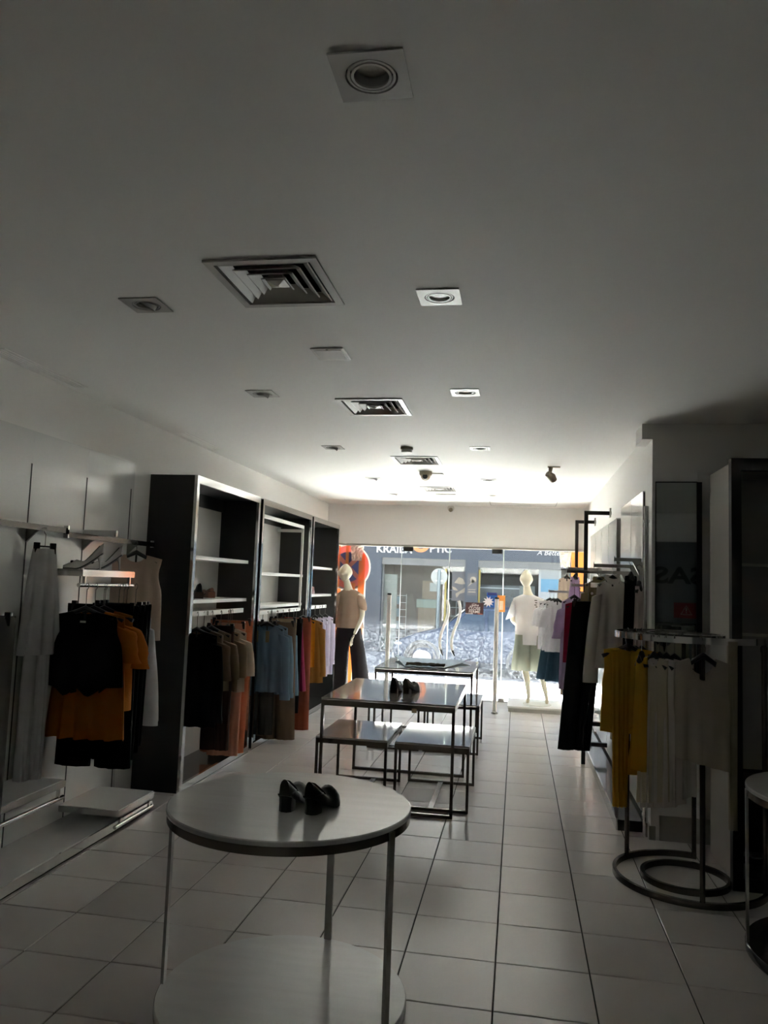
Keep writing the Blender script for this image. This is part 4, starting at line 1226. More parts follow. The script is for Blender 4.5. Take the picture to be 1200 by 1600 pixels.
for z in (1.88, 1.44):
    box(0.045, W_ - 0.045, D_ - 0.10, D_ - 0.02, z - 0.055, z - 0.04).build('shelf', M_CABW, t)
    box(0.041, 0.085, 0.22, D_ - 0.02, z, z + 0.045).build('shelf_bracket', M_SHELF, t)

# rear of the shop (seen in the mirror)
t = thing('logo_board', 'dark grey board with big letters, seen reflected in the mirror', 'sign', (1.2, YB + 0.003, 0))
box(-0.9, 1.05, 0.0, 0.03, 0.3, 2.39).build('board', M_BOARD, t)
text('lettering', 'SAS', 0.33, (0.34, 0.032, 1.79), (PI / 2, 0, PI), mat('letter_black', '#26282a', 0.5), t, 0.006, 'LEFT', 0.0, 1.32, 0.010)
t = thing('warning_sign', 'dark red sign with a warning triangle, seen reflected in the mirror', 'sign', (1.46, YB + 0.038, 1.40))
box(-0.34, 0.34, 0, 0.01, -0.11, 0.11).build('plate', M_RED, t)
tri = [(0.085 * math.cos(PI / 2 + 2 * PI * k / 3), -0.015 + 0.085 * math.sin(PI / 2 + 2 * PI * k / 3)) for k in range(3)]
trm = MB()
for k in range(3):
    a, b = tri[k], tri[(k + 1) % 3]
    trm.bar((a[0] - 0.17, 0.012, a[1]), (b[0] - 0.17, 0.012, b[1]), 0.004, 0.012, (0, 1, 0))
trm.box(-0.176, -0.164, 0.010, 0.014, -0.01, 0.035).box(-0.176, -0.164, 0.010, 0.014, -0.035, -0.022)
trm.build('triangle', mat('sign_white', '#c8c0b8', 0.5), t)

# ------------------------------------------------------------------ security gates by the door
for lab, x, y in (('slim silver security post on the cabinet side of the doors', -1.695, 10.33), ('slim silver security post on the aisle side of the doors', -0.266, 10.37)):
    t = thing('security_post', lab, 'security gate', (x, y, 0), group='anti-theft posts')
    MB().tube([(0, 0, 0.0), (0, 0, 1.48)], 0.028, 16).build('tube', mat('post_silver', '#dcd8d0', 0.35, 0.1), t, smooth=True)
    MB().tube([(0, 0, 1.48), (0, 0, 1.503)], [0.030, 0.027], 16).build('cap', M_BLKMETAL, t, smooth=True)
    MB().lathe([(0.001, 0.0), (0.045, 0.0), (0.042, 0.02), (0.028, 0.03)], 20).build('foot', M_BRUSH, t, smooth=True)


# ------------------------------------------------------------------ mannequins
def skin_body(name, parent, verts, edges, radii, m_, root=0, levels=2):
    me = bpy.data.meshes.new(name)
    me.from_pydata([Vector(v) for v in verts], edges, [])
    o = bpy.data.objects.new(name, me)
    COL.objects.link(o)
    sk = o.modifiers.new('skin', 'SKIN')
    sk.use_smooth_shade = True
    sv = me.skin_vertices[0].data
    for i, r in enumerate(radii):
        sv[i].radius = r if isinstance(r, tuple) else (r, r)
        sv[i].use_root = (i == root)
    ss = o.modifiers.new('sub', 'SUBSURF')
    ss.levels = ss.render_levels = levels
    dg = bpy.context.evaluated_depsgraph_get()
    m2 = bpy.data.meshes.new_from_object(o.evaluated_get(dg))
    bpy.data.objects.remove(o)
    return m2


def join_meshes(name, meshes, m_, parent):
    bm = bmesh.new()
    for q in meshes:
        bm.from_mesh(q)
    me = bpy.data.meshes.new(name)
    bm.to_mesh(me)
    bm.free()
    me.materials.clear()
    me.materials.append(m_)
    me.polygons.foreach_set('use_smooth', [True] * len(me.polygons))
    me.polygons.foreach_set('material_index', [0] * len(me.polygons))
    o = bpy.data.objects.new(name, me)
    COL.objects.link(o)
    o.parent = parent
    return o


def head_mesh(c, h, rz):
    """smooth stylised head, facing -y before rotation"""
    rings = []
    n, m = 20, 15
    for i in range(m):
        s = i / (m - 1)
        z = -0.5 + s
        t_ = PI * (0.03 + 0.94 * s)
        r = math.sin(t_) ** 0.75
        wx = 0.335 * r * (1.0 if s > 0.45 else 0.72 + 0.28 * s / 0.45)
        wy = 0.40 * r * (1.0 if s > 0.5 else 0.78 + 0.22 * s / 0.5)
        yo = 0.05 * (s - 0.4)
        ring = []
        for k in range(n):
            a = 2 * PI * k / n
            x, y = wx * math.cos(a), wy * math.sin(a) + yo
            fr = max(0, -math.sin(a)) ** 6
            nose = math.exp(-((s - 0.42) / 0.07) ** 2) * 0.075 + math.exp(-((s - 0.5) / 0.08) ** 2) * 0.03
            eye = -0.02 * math.exp(-((s - 0.53) / 0.05) ** 2) * max(0, -math.sin(a)) ** 3 * (1 if abs(math.cos(a)) > 0.2 else 0)
            lips = 0.022 * math.exp(-((s - 0.26) / 0.035) ** 2) + 0.03 * math.exp(-((s - 0.1) / 0.06) ** 2)
            y -= fr * (nose + lips) + eye * -1
            ear = 0.03 * math.exp(-((s - 0.47) / 0.1) ** 2) * max(0, abs(math.cos(a))) ** 14
            x += math.copysign(ear, math.cos(a))
            ring.append((x * h, y * h, z * h))
        rings.append(ring)
    mb = MB().rings(rings)
    R = Matrix.Rotation(rz, 3, 'Z')
    mb.v = [tuple(R @ Vector(v) + Vector(c)) for v in mb.v]
    return mb.mesh('head', None, True)


def hand_chain(w, d, s=1.0, spread=(1, 0, 0)):
    """palm plus five separate fingers; w wrist point, d direction, spread = across the palm"""
    w, d, x = Vector(w), Vector(d).normalized(), Vector(spread).normalized()
    n = d.cross(x)
    V = [w, w + d * 0.05 * s, w + d * 0.09 * s]
    E_, Rr = [(0, 1), (1, 2)], [(0.019, 0.015), (0.032, 0.013), (0.034, 0.012)]
    for k, (o, L) in enumerate(((-0.027, 0.062), (-0.009, 0.074), (0.009, 0.07), (0.027, 0.055))):
        b = len(V)
        V += [w + d * 0.095 * s + x * o * s, w + d * (0.095 + L * 0.5) * s + x * o * 1.1 * s + n * 0.006, w + d * (0.095 + L) * s + x * o * 1.15 * s + n * 0.02]
        E_ += [(2, b), (b, b + 1), (b + 1, b + 2)]
        Rr += [0.009, 0.0082, 0.006]
    b = len(V)
    V += [w + d * 0.05 * s + x * -0.042 * s + n * 0.006, w + d * 0.085 * s + x * -0.056 * s + n * 0.016]
    E_ += [(1, b), (b, b + 1)]
    Rr += [0.010, 0.007]
    return V, E_, Rr


def figure(parent, J, m_, head_c, head_h, head_rz, hands=()):
    """J: dict of joint -> (pos, radius)"""
    names = list(J)
    links = [('pelvis', 'waist'), ('waist', 'chest'), ('chest', 'neck0'), ('neck0', 'neck1'), ('neck1', 'skull')]
    for s_ in 'lr':
        links += [('chest', 'sh' + s_), ('sh' + s_, 'el' + s_), ('el' + s_, 'wr' + s_), ('pelvis', 'hip' + s_), ('hip' + s_, 'th' + s_), ('th' + s_, 'kn' + s_), ('kn' + s_, 'ca' + s_), ('ca' + s_, 'an' + s_), ('an' + s_, 'ba' + s_), ('ba' + s_, 'to' + s_)]
    V = [J[n][0] for n in names]
    R = [J[n][1] for n in names]
    E_ = [(names.index(a), names.index(b)) for a, b in links]
    ms = [skin_body('b', parent, V, E_, R, m_, names.index('pelvis')), head_mesh(head_c, head_h, head_rz)]
    for wr, d, sp in hands:
        a, b, c = hand_chain(wr, d, 1.0, sp)
        ms.append(skin_body('h', parent, a, b, c, m_, 0, 1))
    return join_meshes('body', ms, m_, parent)


def garment_rings(rings, ripple=0.0, k=6, n=36, ph=0.0):
    out = []
    for i, (cx, cy, z, rx, ry, am) in enumerate(rings):
        out.append([(cx + rx * math.cos(a) * (1 + am * ripple * math.sin(k * a + ph)), cy + ry * math.sin(a) * (1 + am * ripple * math.sin(k * a + ph + 0.3 * i)), z) for a in (2 * PI * q / n for q in range(n))])
    return MB().rings(out, cap=False)


# right mannequin, back to us, on a white plinth
t = thing('plinth', 'low white plinth under the mannequin in the white tee', 'plinth', (0.27, 10.99, 0))
box(-0.375, 0.375, -0.40, 0.40, 0.05, 0.075).build('top_board', M_SHELF, t, bevel=0.003)
box(-0.36, 0.36, -0.385, 0.385, 0.0, 0.05).build('base', M_VENT, t)
MQ = (0.17, 10.88, 0.075)
t = thing('mannequin', 'cream mannequin in oversized white tee and sage shorts, back to the shop', 'mannequin', MQ, 0.0)
J = {'pelvis': ((0.01, 0, 0.93), (0.13, 0.10)), 'waist': ((0.0, 0, 1.10), (0.105, 0.08)), 'chest': ((-0.015, 0, 1.31), (0.135, 0.095)), 'neck0': ((-0.03, 0.0, 1.465), (0.085, 0.062)), 'neck1': ((-0.045, 0.005, 1.56), 0.056), 'skull': ((-0.05, 0.01, 1.63), 0.045),
     'shl': ((-0.195, 0, 1.40), 0.052), 'ell': ((-0.235, 0.03, 1.12), 0.038), 'wrl': ((-0.13, 0.22, 1.02), 0.024),
     'shr': ((0.165, 0, 1.40), 0.052), 'elr': ((0.20, 0.03, 1.12), 0.038), 'wrr': ((0.11, 0.22, 1.02), 0.024),
     'hipl': ((-0.08, 0, 0.85), 0.088), 'thl': ((-0.08, 0.01, 0.66), 0.072), 'knl': ((-0.055, -0.01, 0.47), 0.05), 'cal': ((-0.02, -0.02, 0.33), 0.046), 'anl': ((0.005, -0.05, 0.11), 0.027), 'bal': ((-0.005, 0.04, 0.025), 0.026), 'tol': ((-0.01, 0.10, 0.014), 0.018),
     'hipr': ((0.10, 0, 0.85), 0.088), 'thr': ((0.135, 0.01, 0.66), 0.072), 'knr': ((0.16, 0.0, 0.47), 0.05), 'car': ((0.19, 0.0, 0.33), 0.046), 'anr': ((0.245, -0.02, 0.10), 0.027), 'bar': ((0.25, 0.07, 0.025), 0.026), 'tor': ((0.255, 0.13, 0.014), 0.018)}
figure(t, J, M_MANN, (-0.055, 0.005, 1.683), 0.255, PI - 0.45, [((-0.13, 0.22, 1.02), (0.6, 0.5, -0.4), (0, 0.3, 1)), ((0.11, 0.22, 1.02), (-0.6, 0.5, -0.4), (0, 0.3, -1))])
M_TEE = mat('tee_cotton', '#e6e4e6', 0.85, var=0.04, scale=14, bump=0.2, bscale=160, spec=0.2, trans=0.5)
garment_rings([(-0.03, 0, 1.475, 0.075, 0.065, 0), (-0.03, 0, 1.455, 0.12, 0.085, 0), (-0.02, 0, 1.42, 0.205, 0.11, 0), (-0.015, 0, 1.36, 0.225, 0.135, 0.2), (-0.01, 0, 1.25, 0.205, 0.145, 0.5), (0.0, 0, 1.10, 0.19, 0.145, 0.9), (0.0, 0, 0.95, 0.19, 0.145, 1), (0.0, 0, 0.80, 0.192, 0.145, 1.2)], 0.035, 7).build('t_shirt', M_TEE, t, smooth=80)
for sx in (-1, 1):
    rg = []
    for s in range(7):
        q = s / 6
        cx, cz, cy = -0.015 + sx * (0.165 + 0.075 * q), 1.40 - 0.25 * q, 0.01 + 0.02 * q
        r = 0.08 + 0.01 * q
        rg.append([(cx + r * 0.8 * math.cos(a), cy + r * math.sin(a) * (1 + 0.06 * math.sin(3 * a + s)), cz + sx * -0.35 * r * math.cos(a)) for a in (2 * PI * k / 18 for k in range(18))])
    MB().rings(rg, cap=False).build('sleeve', M_TEE, t, smooth=80)
pr_ = MB()
for k, (x, z, w_) in enumerate(((0.075, 1.40, 0.035), (0.08, 1.37, 0.028), (0.072, 1.34, 0.03), (0.085, 1.315, 0.022))):
    pr_.box(x - w_ / 2, x + w_ / 2, -0.1475 + 0.012 * (k == 0), -0.128, z - 0.006, z + 0.006)
pr_.build('back_print', mat('print_grey', '#5a5450', 0.8), t)
M_SAGE = fabric('#868a7e', trans=0.35)
for sx, cx0, cx1 in ((-1, -0.085, -0.095), (1, 0.095, 0.135)):
    garment_rings([(cx0, 0, 0.93, 0.105, 0.125, 0), (cx0, 0, 0.80, 0.112, 0.13, 0.4), (cx0 * 0.6 + cx1 * 0.4, 0, 0.68, 0.118, 0.132, 1), (cx1, 0, 0.52, 0.128, 0.135, 1.4), (cx1, 0, 0.45, 0.132, 0.138, 1.6)], 0.05, 5, 30, sx).build('shorts_leg', M_SAGE, t, smooth=80)
MB().lathe([(0.001, 0.0), (0.19, 0.0), (0.19, 0.008), (0.001, 0.008)], 40, c=(0.12, 0.02)).build('base_plate', M_WHITEP, t, smooth=True)

# left mannequin, beside the third cabinet
MQ = (-2.36, 10.92, 0.0)
t = thing('mannequin', 'cream mannequin in beige blouse and dark wide trousers beside the cabinets', 'mannequin', MQ, 0.0)
J = {'pelvis': ((0, 0, 0.98), (0.13, 0.10)), 'waist': ((0.0, 0, 1.14), (0.10, 0.08)), 'chest': ((0.0, 0, 1.36), (0.13, 0.095)), 'neck0': ((-0.025, 0.0, 1.525), (0.085, 0.06)), 'neck1': ((-0.055, 0.0, 1.61), 0.055), 'skull': ((-0.07, 0.0, 1.69), 0.045),
     'shl': ((-0.18, 0, 1.45), 0.05), 'ell': ((-0.22, 0.02, 1.17), 0.036), 'wrl': ((-0.21, -0.05, 0.95), 0.024),
     'shr': ((0.18, -0.02, 1.45), 0.05), 'elr': ((0.205, -0.09, 1.15), 0.036), 'wrr': ((0.115, -0.17, 0.90), 0.023),
     'hipl': ((-0.09, 0, 0.90), 0.09), 'thl': ((-0.10, 0.01, 0.70), 0.075), 'knl': ((-0.12, 0.0, 0.50), 0.052), 'cal': ((-0.125, 0.01, 0.36), 0.048), 'anl': ((-0.13, 0.0, 0.11), 0.028), 'bal': ((-0.135, -0.09, 0.03), 0.028), 'tol': ((-0.14, -0.16, 0.02), 0.02),
     'hipr': ((0.09, 0, 0.90), 0.09), 'thr': ((0.13, 0.0, 0.70), 0.075), 'knr': ((0.17, -0.02, 0.50), 0.052), 'car': ((0.19, -0.01, 0.36), 0.048), 'anr': ((0.215, 0.0, 0.11), 0.028), 'bar': ((0.235, -0.09, 0.03), 0.028), 'tor': ((0.24, -0.16, 0.02), 0.02)}
figure(t, J, M_MANN, (-0.085, -0.01, 1.76), 0.26, -1.0, [((0.115, -0.17, 0.90), (-0.35, -0.1, -1), (0.3, 1, 0)), ((-0.21, -0.05, 0.95), (0.0, -0.2, -1), (0, 1, 0))])
M_BLO = fabric('#a08b7a', trans=0.35)
garment_rings([(-0.015, 0, 1.525, 0.085, 0.07, 0), (-0.012, 0, 1.50, 0.125, 0.085, 0), (-0.01, 0, 1.46, 0.185, 0.10, 0), (0.0, 0, 1.40, 0.185, 0.12, 0.3), (0.0, 0, 1.28, 0.175, 0.13, 0.8), (0.0, 0, 1.10, 0.185, 0.145, 1.0), (0.0, 0, 0.985, 0.205, 0.17, 1.0)], 0.045, 9).build('blouse', M_BLO, t, smooth=80)
for sx in (-1, 1):
    rg = []
    for s in range(8):
        q = s / 7
        cx, cz, cy = sx * (0.15 + 0.055 * q), 1.45 - 0.20 * q, -0.01 - 0.05 * q * (sx > 0)
        r = (0.07 + 0.015 * math.sin(PI * q)) * (0.75 if s == 7 else 1)
        rg.append([(cx + r * 0.85 * math.cos(a), cy + r * math.sin(a) * (1 + 0.08 * math.sin(4 * a + s)), cz + sx * -0.3 * r * math.cos(a)) for a in (2 * PI * k / 18 for k in range(18))])
    MB().rings(rg, cap=False).build('sleeve', M_BLO, t, smooth=80)
M_TRO = fabric('#2b2529', 0.6)
garment_rings([(0, 0, 1.035, 0.165, 0.11, 0), (0, 0, 0.93, 0.188, 0.122, 0), (0, 0, 0.84, 0.19, 0.118, 0)]).build('trouser_hip', M_TRO, t, smooth=80)
for sx, cx0, cx1 in ((-1, -0.08, -0.12), (1, 0.085, 0.22)):
    garment_rings([(cx0, 0, 1.03, 0.085, 0.105, 0), (cx0, 0, 0.90, 0.104, 0.12, 0.2), (cx0 * 0.65 + cx1 * 0.35, 0, 0.70, 0.105, 0.115, 0.5), (cx0 * 0.3 + cx1 * 0.7, 0, 0.40, 0.115, 0.12, 0.8), (cx1, 0, 0.06, 0.135, 0.14, 1.2)], 0.04, 5, 30, sx).build('trouser_leg', M_TRO, t, smooth=80)
MB().lathe([(0.001, 0.0), (0.2, 0.0), (0.2, 0.008), (0.001, 0.008)], 40, c=(0.04, -0.02)).build('base_plate', M_WHITEP, t, smooth=True)

# ------------------------------------------------------------------ things on the glass
YS = YG - 0.009


def flat(name, mb_or_poly, y0, m_, parent, th=0.0015):
    return MB().prism(mb_or_poly, y0 - th, y0, 'y').build(name, m_, parent)


def circ(cx, cz, r, n=40, a0=0, a1=2 * PI):
    return [(cx + r * math.cos(a0 + (a1 - a0) * k / n), cz + r * math.sin(a0 + (a1 - a0) * k / n)) for k in range(n if a1 - a0 > 6.2 else n + 1)]


M_FO = mat('film_orange', '#ffbf88', 0.4, var=0.03, trans=0.7)
M_FP = mat('film_pink', '#ffb4ac', 0.4, var=0.03, trans=0.7)
M_FB = mat('film_blue', '#8791dc', 0.4, var=0.03, trans=0.7)
M_FW = mat('film_white', '#efe9e4', 0.4, var=0.02, trans=0.6)
t = thing('window_decal', 'orange and white film with round no-stopping sign on the glass', 'window sticker', (-2.52, YS, 0))
DZ = 1.86
flat('white_rim', circ(0, DZ, 0.345), 0, M_FW, t)
flat('red_ring', circ(0, DZ, 0.318), -0.002, M_FP, t)
flat('blue_disc', circ(0, DZ, 0.225), -0.0035, M_FB, t)
for a in (45, 135):
    c_, s_ = math.cos(math.radians(a)), math.sin(math.radians(a))
    flat('red_bar', [(c_ * u - s_ * v, DZ + s_ * u + c_ * v) for u, v in ((-0.23, -0.032), (0.23, -0.032), (0.23, 0.032), (-0.23, 0.032))], -0.005, M_FP, t)
flat('post_rim', [(-0.34, 0.02), (0.275, 0.02), (0.275, 1.66), (-0.34, 1.66)], 0.0, M_FW, t)
for x0, x1, z0, z1 in ((-0.335, -0.25, 0.02, 2.18), (-0.20, -0.13, 1.55, 2.18), (-0.045, 0.005, 0.02, 2.18), (0.06, 0.115, 0.02, 1.62), (0.16, 0.255, 0.02, 2.05), (-0.24, -0.10, 0.02, 1.53)):
    flat('orange_stripe', [(x0, z0), (x1, z0), (x1 + 0.0, z1), (x0 + 0.0, z1)], -0.0068, M_FO, t)
t = thing('window_film', 'plain orange film panel on the glass behind the black frames', 'window sticker', (0.84, YS, 0))
flat('film', [(-0.09, 0.9), (0.088, 0.9), (0.088, 2.18), (-0.09, 2.18)], 0, M_FO, t)
M_PAPER = mat('crumpled_paper', '#f0ece4', 0.8, var=0.06, bump=0.5, bscale=18, trans=0.6)
for lab, x, w_ in (('crumpled white paper taped above the orange film sign', -2.39, 0.10), ('crumpled white paper taped beside the plain orange film', 0.665, 0.085)):
    t = thing('taped_paper', lab, 'paper', (x, YS - 0.004, 2.06))
    n = 9
    vs, fs = [], []
    for i in range(n + 1):
        for j in range(n + 1):
            vs.append(((i / n * 2 - 1) * w_ * (1 - 0.25 * (1 - j / n)), -0.012 - 0.028 * random.random(), (j / n * 2 - 1) * 0.11 + 0.012 * random.random()))
    o_ = len(vs)
    vs += [(x_, -0.002, z_) for x_, y_, z_ in vs]
    for i in range(n):
        for j in range(n):
            a = i * (n + 1) + j
            q = (a, a + 1, a + n + 2, a + n + 1)
            fs += [q, tuple(k + o_ for k in reversed(q))]
    MB().raw(vs, fs).build('sheet', M_PAPER, t)
    box(-w_ * 0.9, -w_ * 0.3, -0.006, -0.001, 0.06, 0.12).build('tape', M_WHITEP, t)
t = thing('close_sign', 'dark maroon CLOSE sign hanging on the glass door', 'sign', (-0.615, YS, 1.315))
box(-0.13, 0.13, -0.004, 0, -0.085, 0.085).build('plate', mat('sign_maroon', '#4f2f33', 0.5), t)
M_LET = mat('sign_letter', '#e6dedd', 0.5)
text('lettering', '\uFED6\uFEE0\uFED0\uFEE3', 0.06, (0, -0.0045, 0.035), (PI / 2, 0, 0), M_LET, t, 0.0005, 'CENTER', bold=0.001)
text('lettering', 'CLOSE', 0.058, (0, -0.0045, -0.018), (PI / 2, 0, 0), M_LET, t, 0.0005, 'CENTER', bold=0.001)
text('lettering', 'FERME', 0.058, (0, -0.0045, -0.066), (PI / 2, 0, 0), M_LET, t, 0.0005, 'CENTER', bold=0.001)
MB().box(-0.13, -0.02, -0.0055, -0.004, -0.083, -0.072).build('white_strip', M_LET, t)
MB().box(0.05, 0.12, -0.0055, -0.004, -0.083, -0.070).build('red_strip', mat('strip_red', '#b3553f', 0.5), t)
t = thing('poster', 'blue poster with a white starburst on the glass door', 'poster', (-0.355, YS, 1.44))
box(-0.085, 0.06, -0.002, 0, -0.10, 0.115).build('sheet', mat('poster_blue', '#2f63a6', 0.5, trans=0.3), t)
box(-0.075, 0.06, -0.003, -0.002, 0.075, 0.115).build('header', mat('poster_navy', '#28306a', 0.5), t)
star = []
for k in range(20):
    a = 2 * PI * k / 20
    r = 0.085 if k % 2 == 0 else 0.045
    star.append((-0.06 + r * math.cos(a), -0.02 + r * math.sin(a)))
flat('starburst', star, -0.003, M_LET, t)
text('lettering', 'CLEARTEX', 0.001, (0, 0, 0), (PI / 2, 0, 0), M_LET, t) if False else None
t = thing('poster', 'orange poster beside the blue one on the glass door', 'poster', (-0.235, YS, 1.41))
box(-0.05, 0.06, -0.002, 0, -0.13, 0.11).build('sheet', mat('poster_orange', '#e0a050', 0.5, trans=0.35), t)
box(-0.02, 0.035, -0.003, -0.002, -0.10, 0.03).build('picture', mat('poster_cream', '#e6d6b6', 0.5), t)

# ------------------------------------------------------------------ the street outside
M_PAVE = mat('pavement_concrete', '#a7a7a6', 0.85, var=0.12, scale=2.5, bump=0.2, bscale=25)
M_ASPH = mat('asphalt', '#5e5c5b', 0.9, var=0.12, scale=6, bump=0.3, bscale=90)
struct('pavement', box(-14, 14, YG + 0.06, 14.2, -0.3, -0.03), M_PAVE)
struct('street', box(-30, 30, 14.2, 40, -0.45, -0.27), M_ASPH)
struct('kerb', box(-14, 14, 14.05, 14.2, -0.27, -0.025), mat('kerb_stone', '#c2bcb0', 0.8))
struct('wall_outside', MB().box(-14, XL - 0.15, YG + 0.05, YG + 0.3, -0.1, 5.0).box(XR + 0.15, 14, YG + 0.05, YG + 0.3, -0.1, 5.0), mat('outside_render', '#5b5650', 0.8))

M_BLUEG = mat('blue_grey_render', '#2f353d', 0.7, var=0.06, scale=3, bump=0.1)
M_SHUT = mat('shutter_grey', '#4c4e4f', 0.5, var=0.06)
FY = 21.5
t = thing('shopfront', 'blue-grey optician shopfront across the street', 'building', (0, FY, 0))
box(-9, 6, 0.0, 0.4, 2.36, 13.2).build('fascia', M_BLUEG, t)  # fascia plus unseen wall above, its height set to throw shade on the street
for x0, x1 in ((-9, -3.78), (-1.43, -1.08), (1.42, 6)):
    box(x0, x1, 0.0, 0.4, -0.28, 2.36).build('pillar', M_BLUEG, t)
for x0, x1 in ((-3.78, -1.43), (-1.08, 1.42)):
    sb = MB()
    sb.box(x0, x1, 0.05, 0.35, 2.17, 2.36).box(x0, x1, 0.03, 0.06, 2.25, 2.29)
    sb.build('shutter_box', M_SHUT, t)
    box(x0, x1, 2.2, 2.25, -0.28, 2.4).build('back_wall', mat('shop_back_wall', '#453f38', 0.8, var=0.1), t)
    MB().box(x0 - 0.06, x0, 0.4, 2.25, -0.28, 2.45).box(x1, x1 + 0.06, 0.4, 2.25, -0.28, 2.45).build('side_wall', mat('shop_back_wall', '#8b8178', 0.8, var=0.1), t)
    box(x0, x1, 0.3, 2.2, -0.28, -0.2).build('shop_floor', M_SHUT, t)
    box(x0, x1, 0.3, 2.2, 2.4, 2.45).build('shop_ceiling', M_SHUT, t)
    p_ = box(x0, x1, 0.2, 0.21, -0.2, 2.17).build('pane', glass_mat('far_glass', 0.05, 0.03, 0.5, (0.9, 0.93, 0.94, 1)), t)
    MB().box(x0, x0 + 0.05, 0.17, 0.24, -0.2, 2.17).box(x1 - 0.05, x1, 0.17, 0.24, -0.2, 2.17).build('window_frame', M_SHUT, p_)
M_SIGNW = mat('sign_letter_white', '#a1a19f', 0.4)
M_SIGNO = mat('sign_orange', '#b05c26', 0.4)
text('lettering', 'KRAIEM', 0.30, (-3.95, -0.02, 2.50), (PI / 2, 0, 0), M_SIGNW, t, 0.015, bold=0.006)
text('lettering', 'PTIC', 0.30, (-2.44, -0.02, 2.545), (PI / 2, 0, 0), M_SIGNW, t, 0.015, bold=0.006)
MB().lathe([(0.17, -0.04), (0.27, -0.04), (0.27, 0.0), (0.17, 0.0), (0.17, -0.04)], 40, c=(-2.69, 2.80), axis='y').build('orange_letter', M_SIGNO, t)
text('lettering', 'A Better V', 0.19, (0.50, -0.02, 2.555), (PI / 2, 0, 0), M_SIGNW, t, 0.01, shear=0.3)
# things in and on the far shopfront
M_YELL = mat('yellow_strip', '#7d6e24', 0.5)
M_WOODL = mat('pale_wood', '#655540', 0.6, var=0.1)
for x, lab in ((-2.0, 'yellow strip light frame beside the face picture'), (-1.07, 'yellow strip on the edge of the blue-grey pillar')):
    o = box(x, x + 0.05, FY + 0.12, FY + 0.17, -0.2, 2.1).build('yellow_strip', M_YELL)
    tag(o, lab, 'trim strip')
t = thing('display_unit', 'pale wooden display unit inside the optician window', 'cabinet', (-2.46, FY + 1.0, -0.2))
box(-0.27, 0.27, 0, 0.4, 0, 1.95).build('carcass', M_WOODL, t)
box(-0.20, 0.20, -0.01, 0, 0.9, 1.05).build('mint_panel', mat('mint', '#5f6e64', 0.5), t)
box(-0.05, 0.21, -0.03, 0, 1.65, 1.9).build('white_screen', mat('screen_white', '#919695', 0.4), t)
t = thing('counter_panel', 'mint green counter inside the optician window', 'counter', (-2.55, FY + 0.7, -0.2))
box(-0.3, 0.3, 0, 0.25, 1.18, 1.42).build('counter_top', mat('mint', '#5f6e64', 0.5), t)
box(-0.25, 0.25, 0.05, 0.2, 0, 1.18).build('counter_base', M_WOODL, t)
t = thing('wire_rack', 'white wire display rack in the optician window', 'rack', (-3.32, FY + 0.55, -0.2))
wm = MB()
for k in range(7):
    wm.box(-0.2, 0.2, 0, 0.012, 0.3 + k * 0.2, 0.312 + k * 0.2)
for k in (-0.2, 0.0, 0.19):
    wm.box(k, k + 0.012, 0, 0.012, 0.0, 1.55)
wm.build('wire_frame', M_SIGNW, t)
for k in range(3):
    box(-0.17, 0.02, -0.01, 0.01, 0.55 + k * 0.35, 0.78 + k * 0.35).build('display_card', mat('card_blue', '#51656d', 0.5), t)
t = thing('door_panel', 'pale green glass panel at the edge of the optician window', 'panel', (-3.57, FY + 0.4, -0.2))
box(-0.19, 0.19, 0, 0.04, 0, 2.1).build('panel', mat('pale_green', '#59625e', 0.4), t)
t = thing('wire_rack', 'white grid rack with boxes beside the wavy handles', 'rack', (-1.72, FY + 0.5, -0.2))
wm = MB()
for k in range(6):
    wm.box(-0.24, 0.26, 0, 0.015, 0.5 + k * 0.24, 0.515 + k * 0.24)
for k in (-0.24, 0.02, 0.25):
    wm.box(k, k + 0.015, 0, 0.015, 0.0, 1.75)
wm.build('wire_frame', M_SIGNW, t)
for k in range(3):
    box(-0.2, 0.0, 0.02, 0.1, 0.55 + 0.24 * k, 0.7 + 0.24 * k).build('stock_box', mat('brown_box', '#4a362b', 0.7), t)
# printed faces (flat prints)
M_SKINP = mat('print_beige', '#736958', 0.6)
M_DKP = mat('print_dark', '#3b3a3c', 0.6)
t = thing('face_poster', 'dark picture with pale face shapes beside the grey pillar', 'poster', (-1.60, FY + 0.12, 1.62))
box(-0.2, 0.2, 0, 0.01, -0.4, 0.42).build('sheet', M_DKP, t)
for poly in ([(-0.14, 0.1), (-0.02, 0.26), (0.1, 0.22), (0.17, 0.08), (0.06, 0.06)], [(-0.2, 0.0), (-0.1, -0.03), (-0.02, -0.12), (-0.16, -0.1)], [(0.06, -0.1), (0.17, -0.02), (0.15, -0.16), (0.02, -0.2), (-0.06, -0.32), (-0.1, -0.2)]):
    flat('face_shape', poly, -0.002, M_SKINP, t)
t = thing('face_poster', 'small pale face print on the blue-grey pillar', 'poster', (-1.24, FY - 0.012, 1.72))
box(-0.13, 0.13, 0, 0.01, -0.33, 0.28).build('sheet', M_DKP, t)
for poly in (circ(0.03, 0.1, 0.085, 18), [(-0.12, -0.1), (-0.02, -0.02), (0.08, 0.05), (0.02, 0.12), (-0.05, 0.0)], [(-0.1, -0.16), (0.1, -0.16), (0.1, -0.18), (-0.1, -0.18)], [(-0.1, -0.22), (0.1, -0.22), (0.1, -0.25), (-0.1, -0.25)]):
    flat('face_shape', poly, -0.002, M_SKINP, t)
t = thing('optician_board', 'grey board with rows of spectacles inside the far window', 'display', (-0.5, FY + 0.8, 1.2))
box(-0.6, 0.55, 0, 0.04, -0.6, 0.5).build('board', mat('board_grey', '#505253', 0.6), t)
box(-0.6, 0.55, -0.05, 0, 0.4, 0.43).build('light_bar', mat('light_bar', '#94999f', 0.4), t)
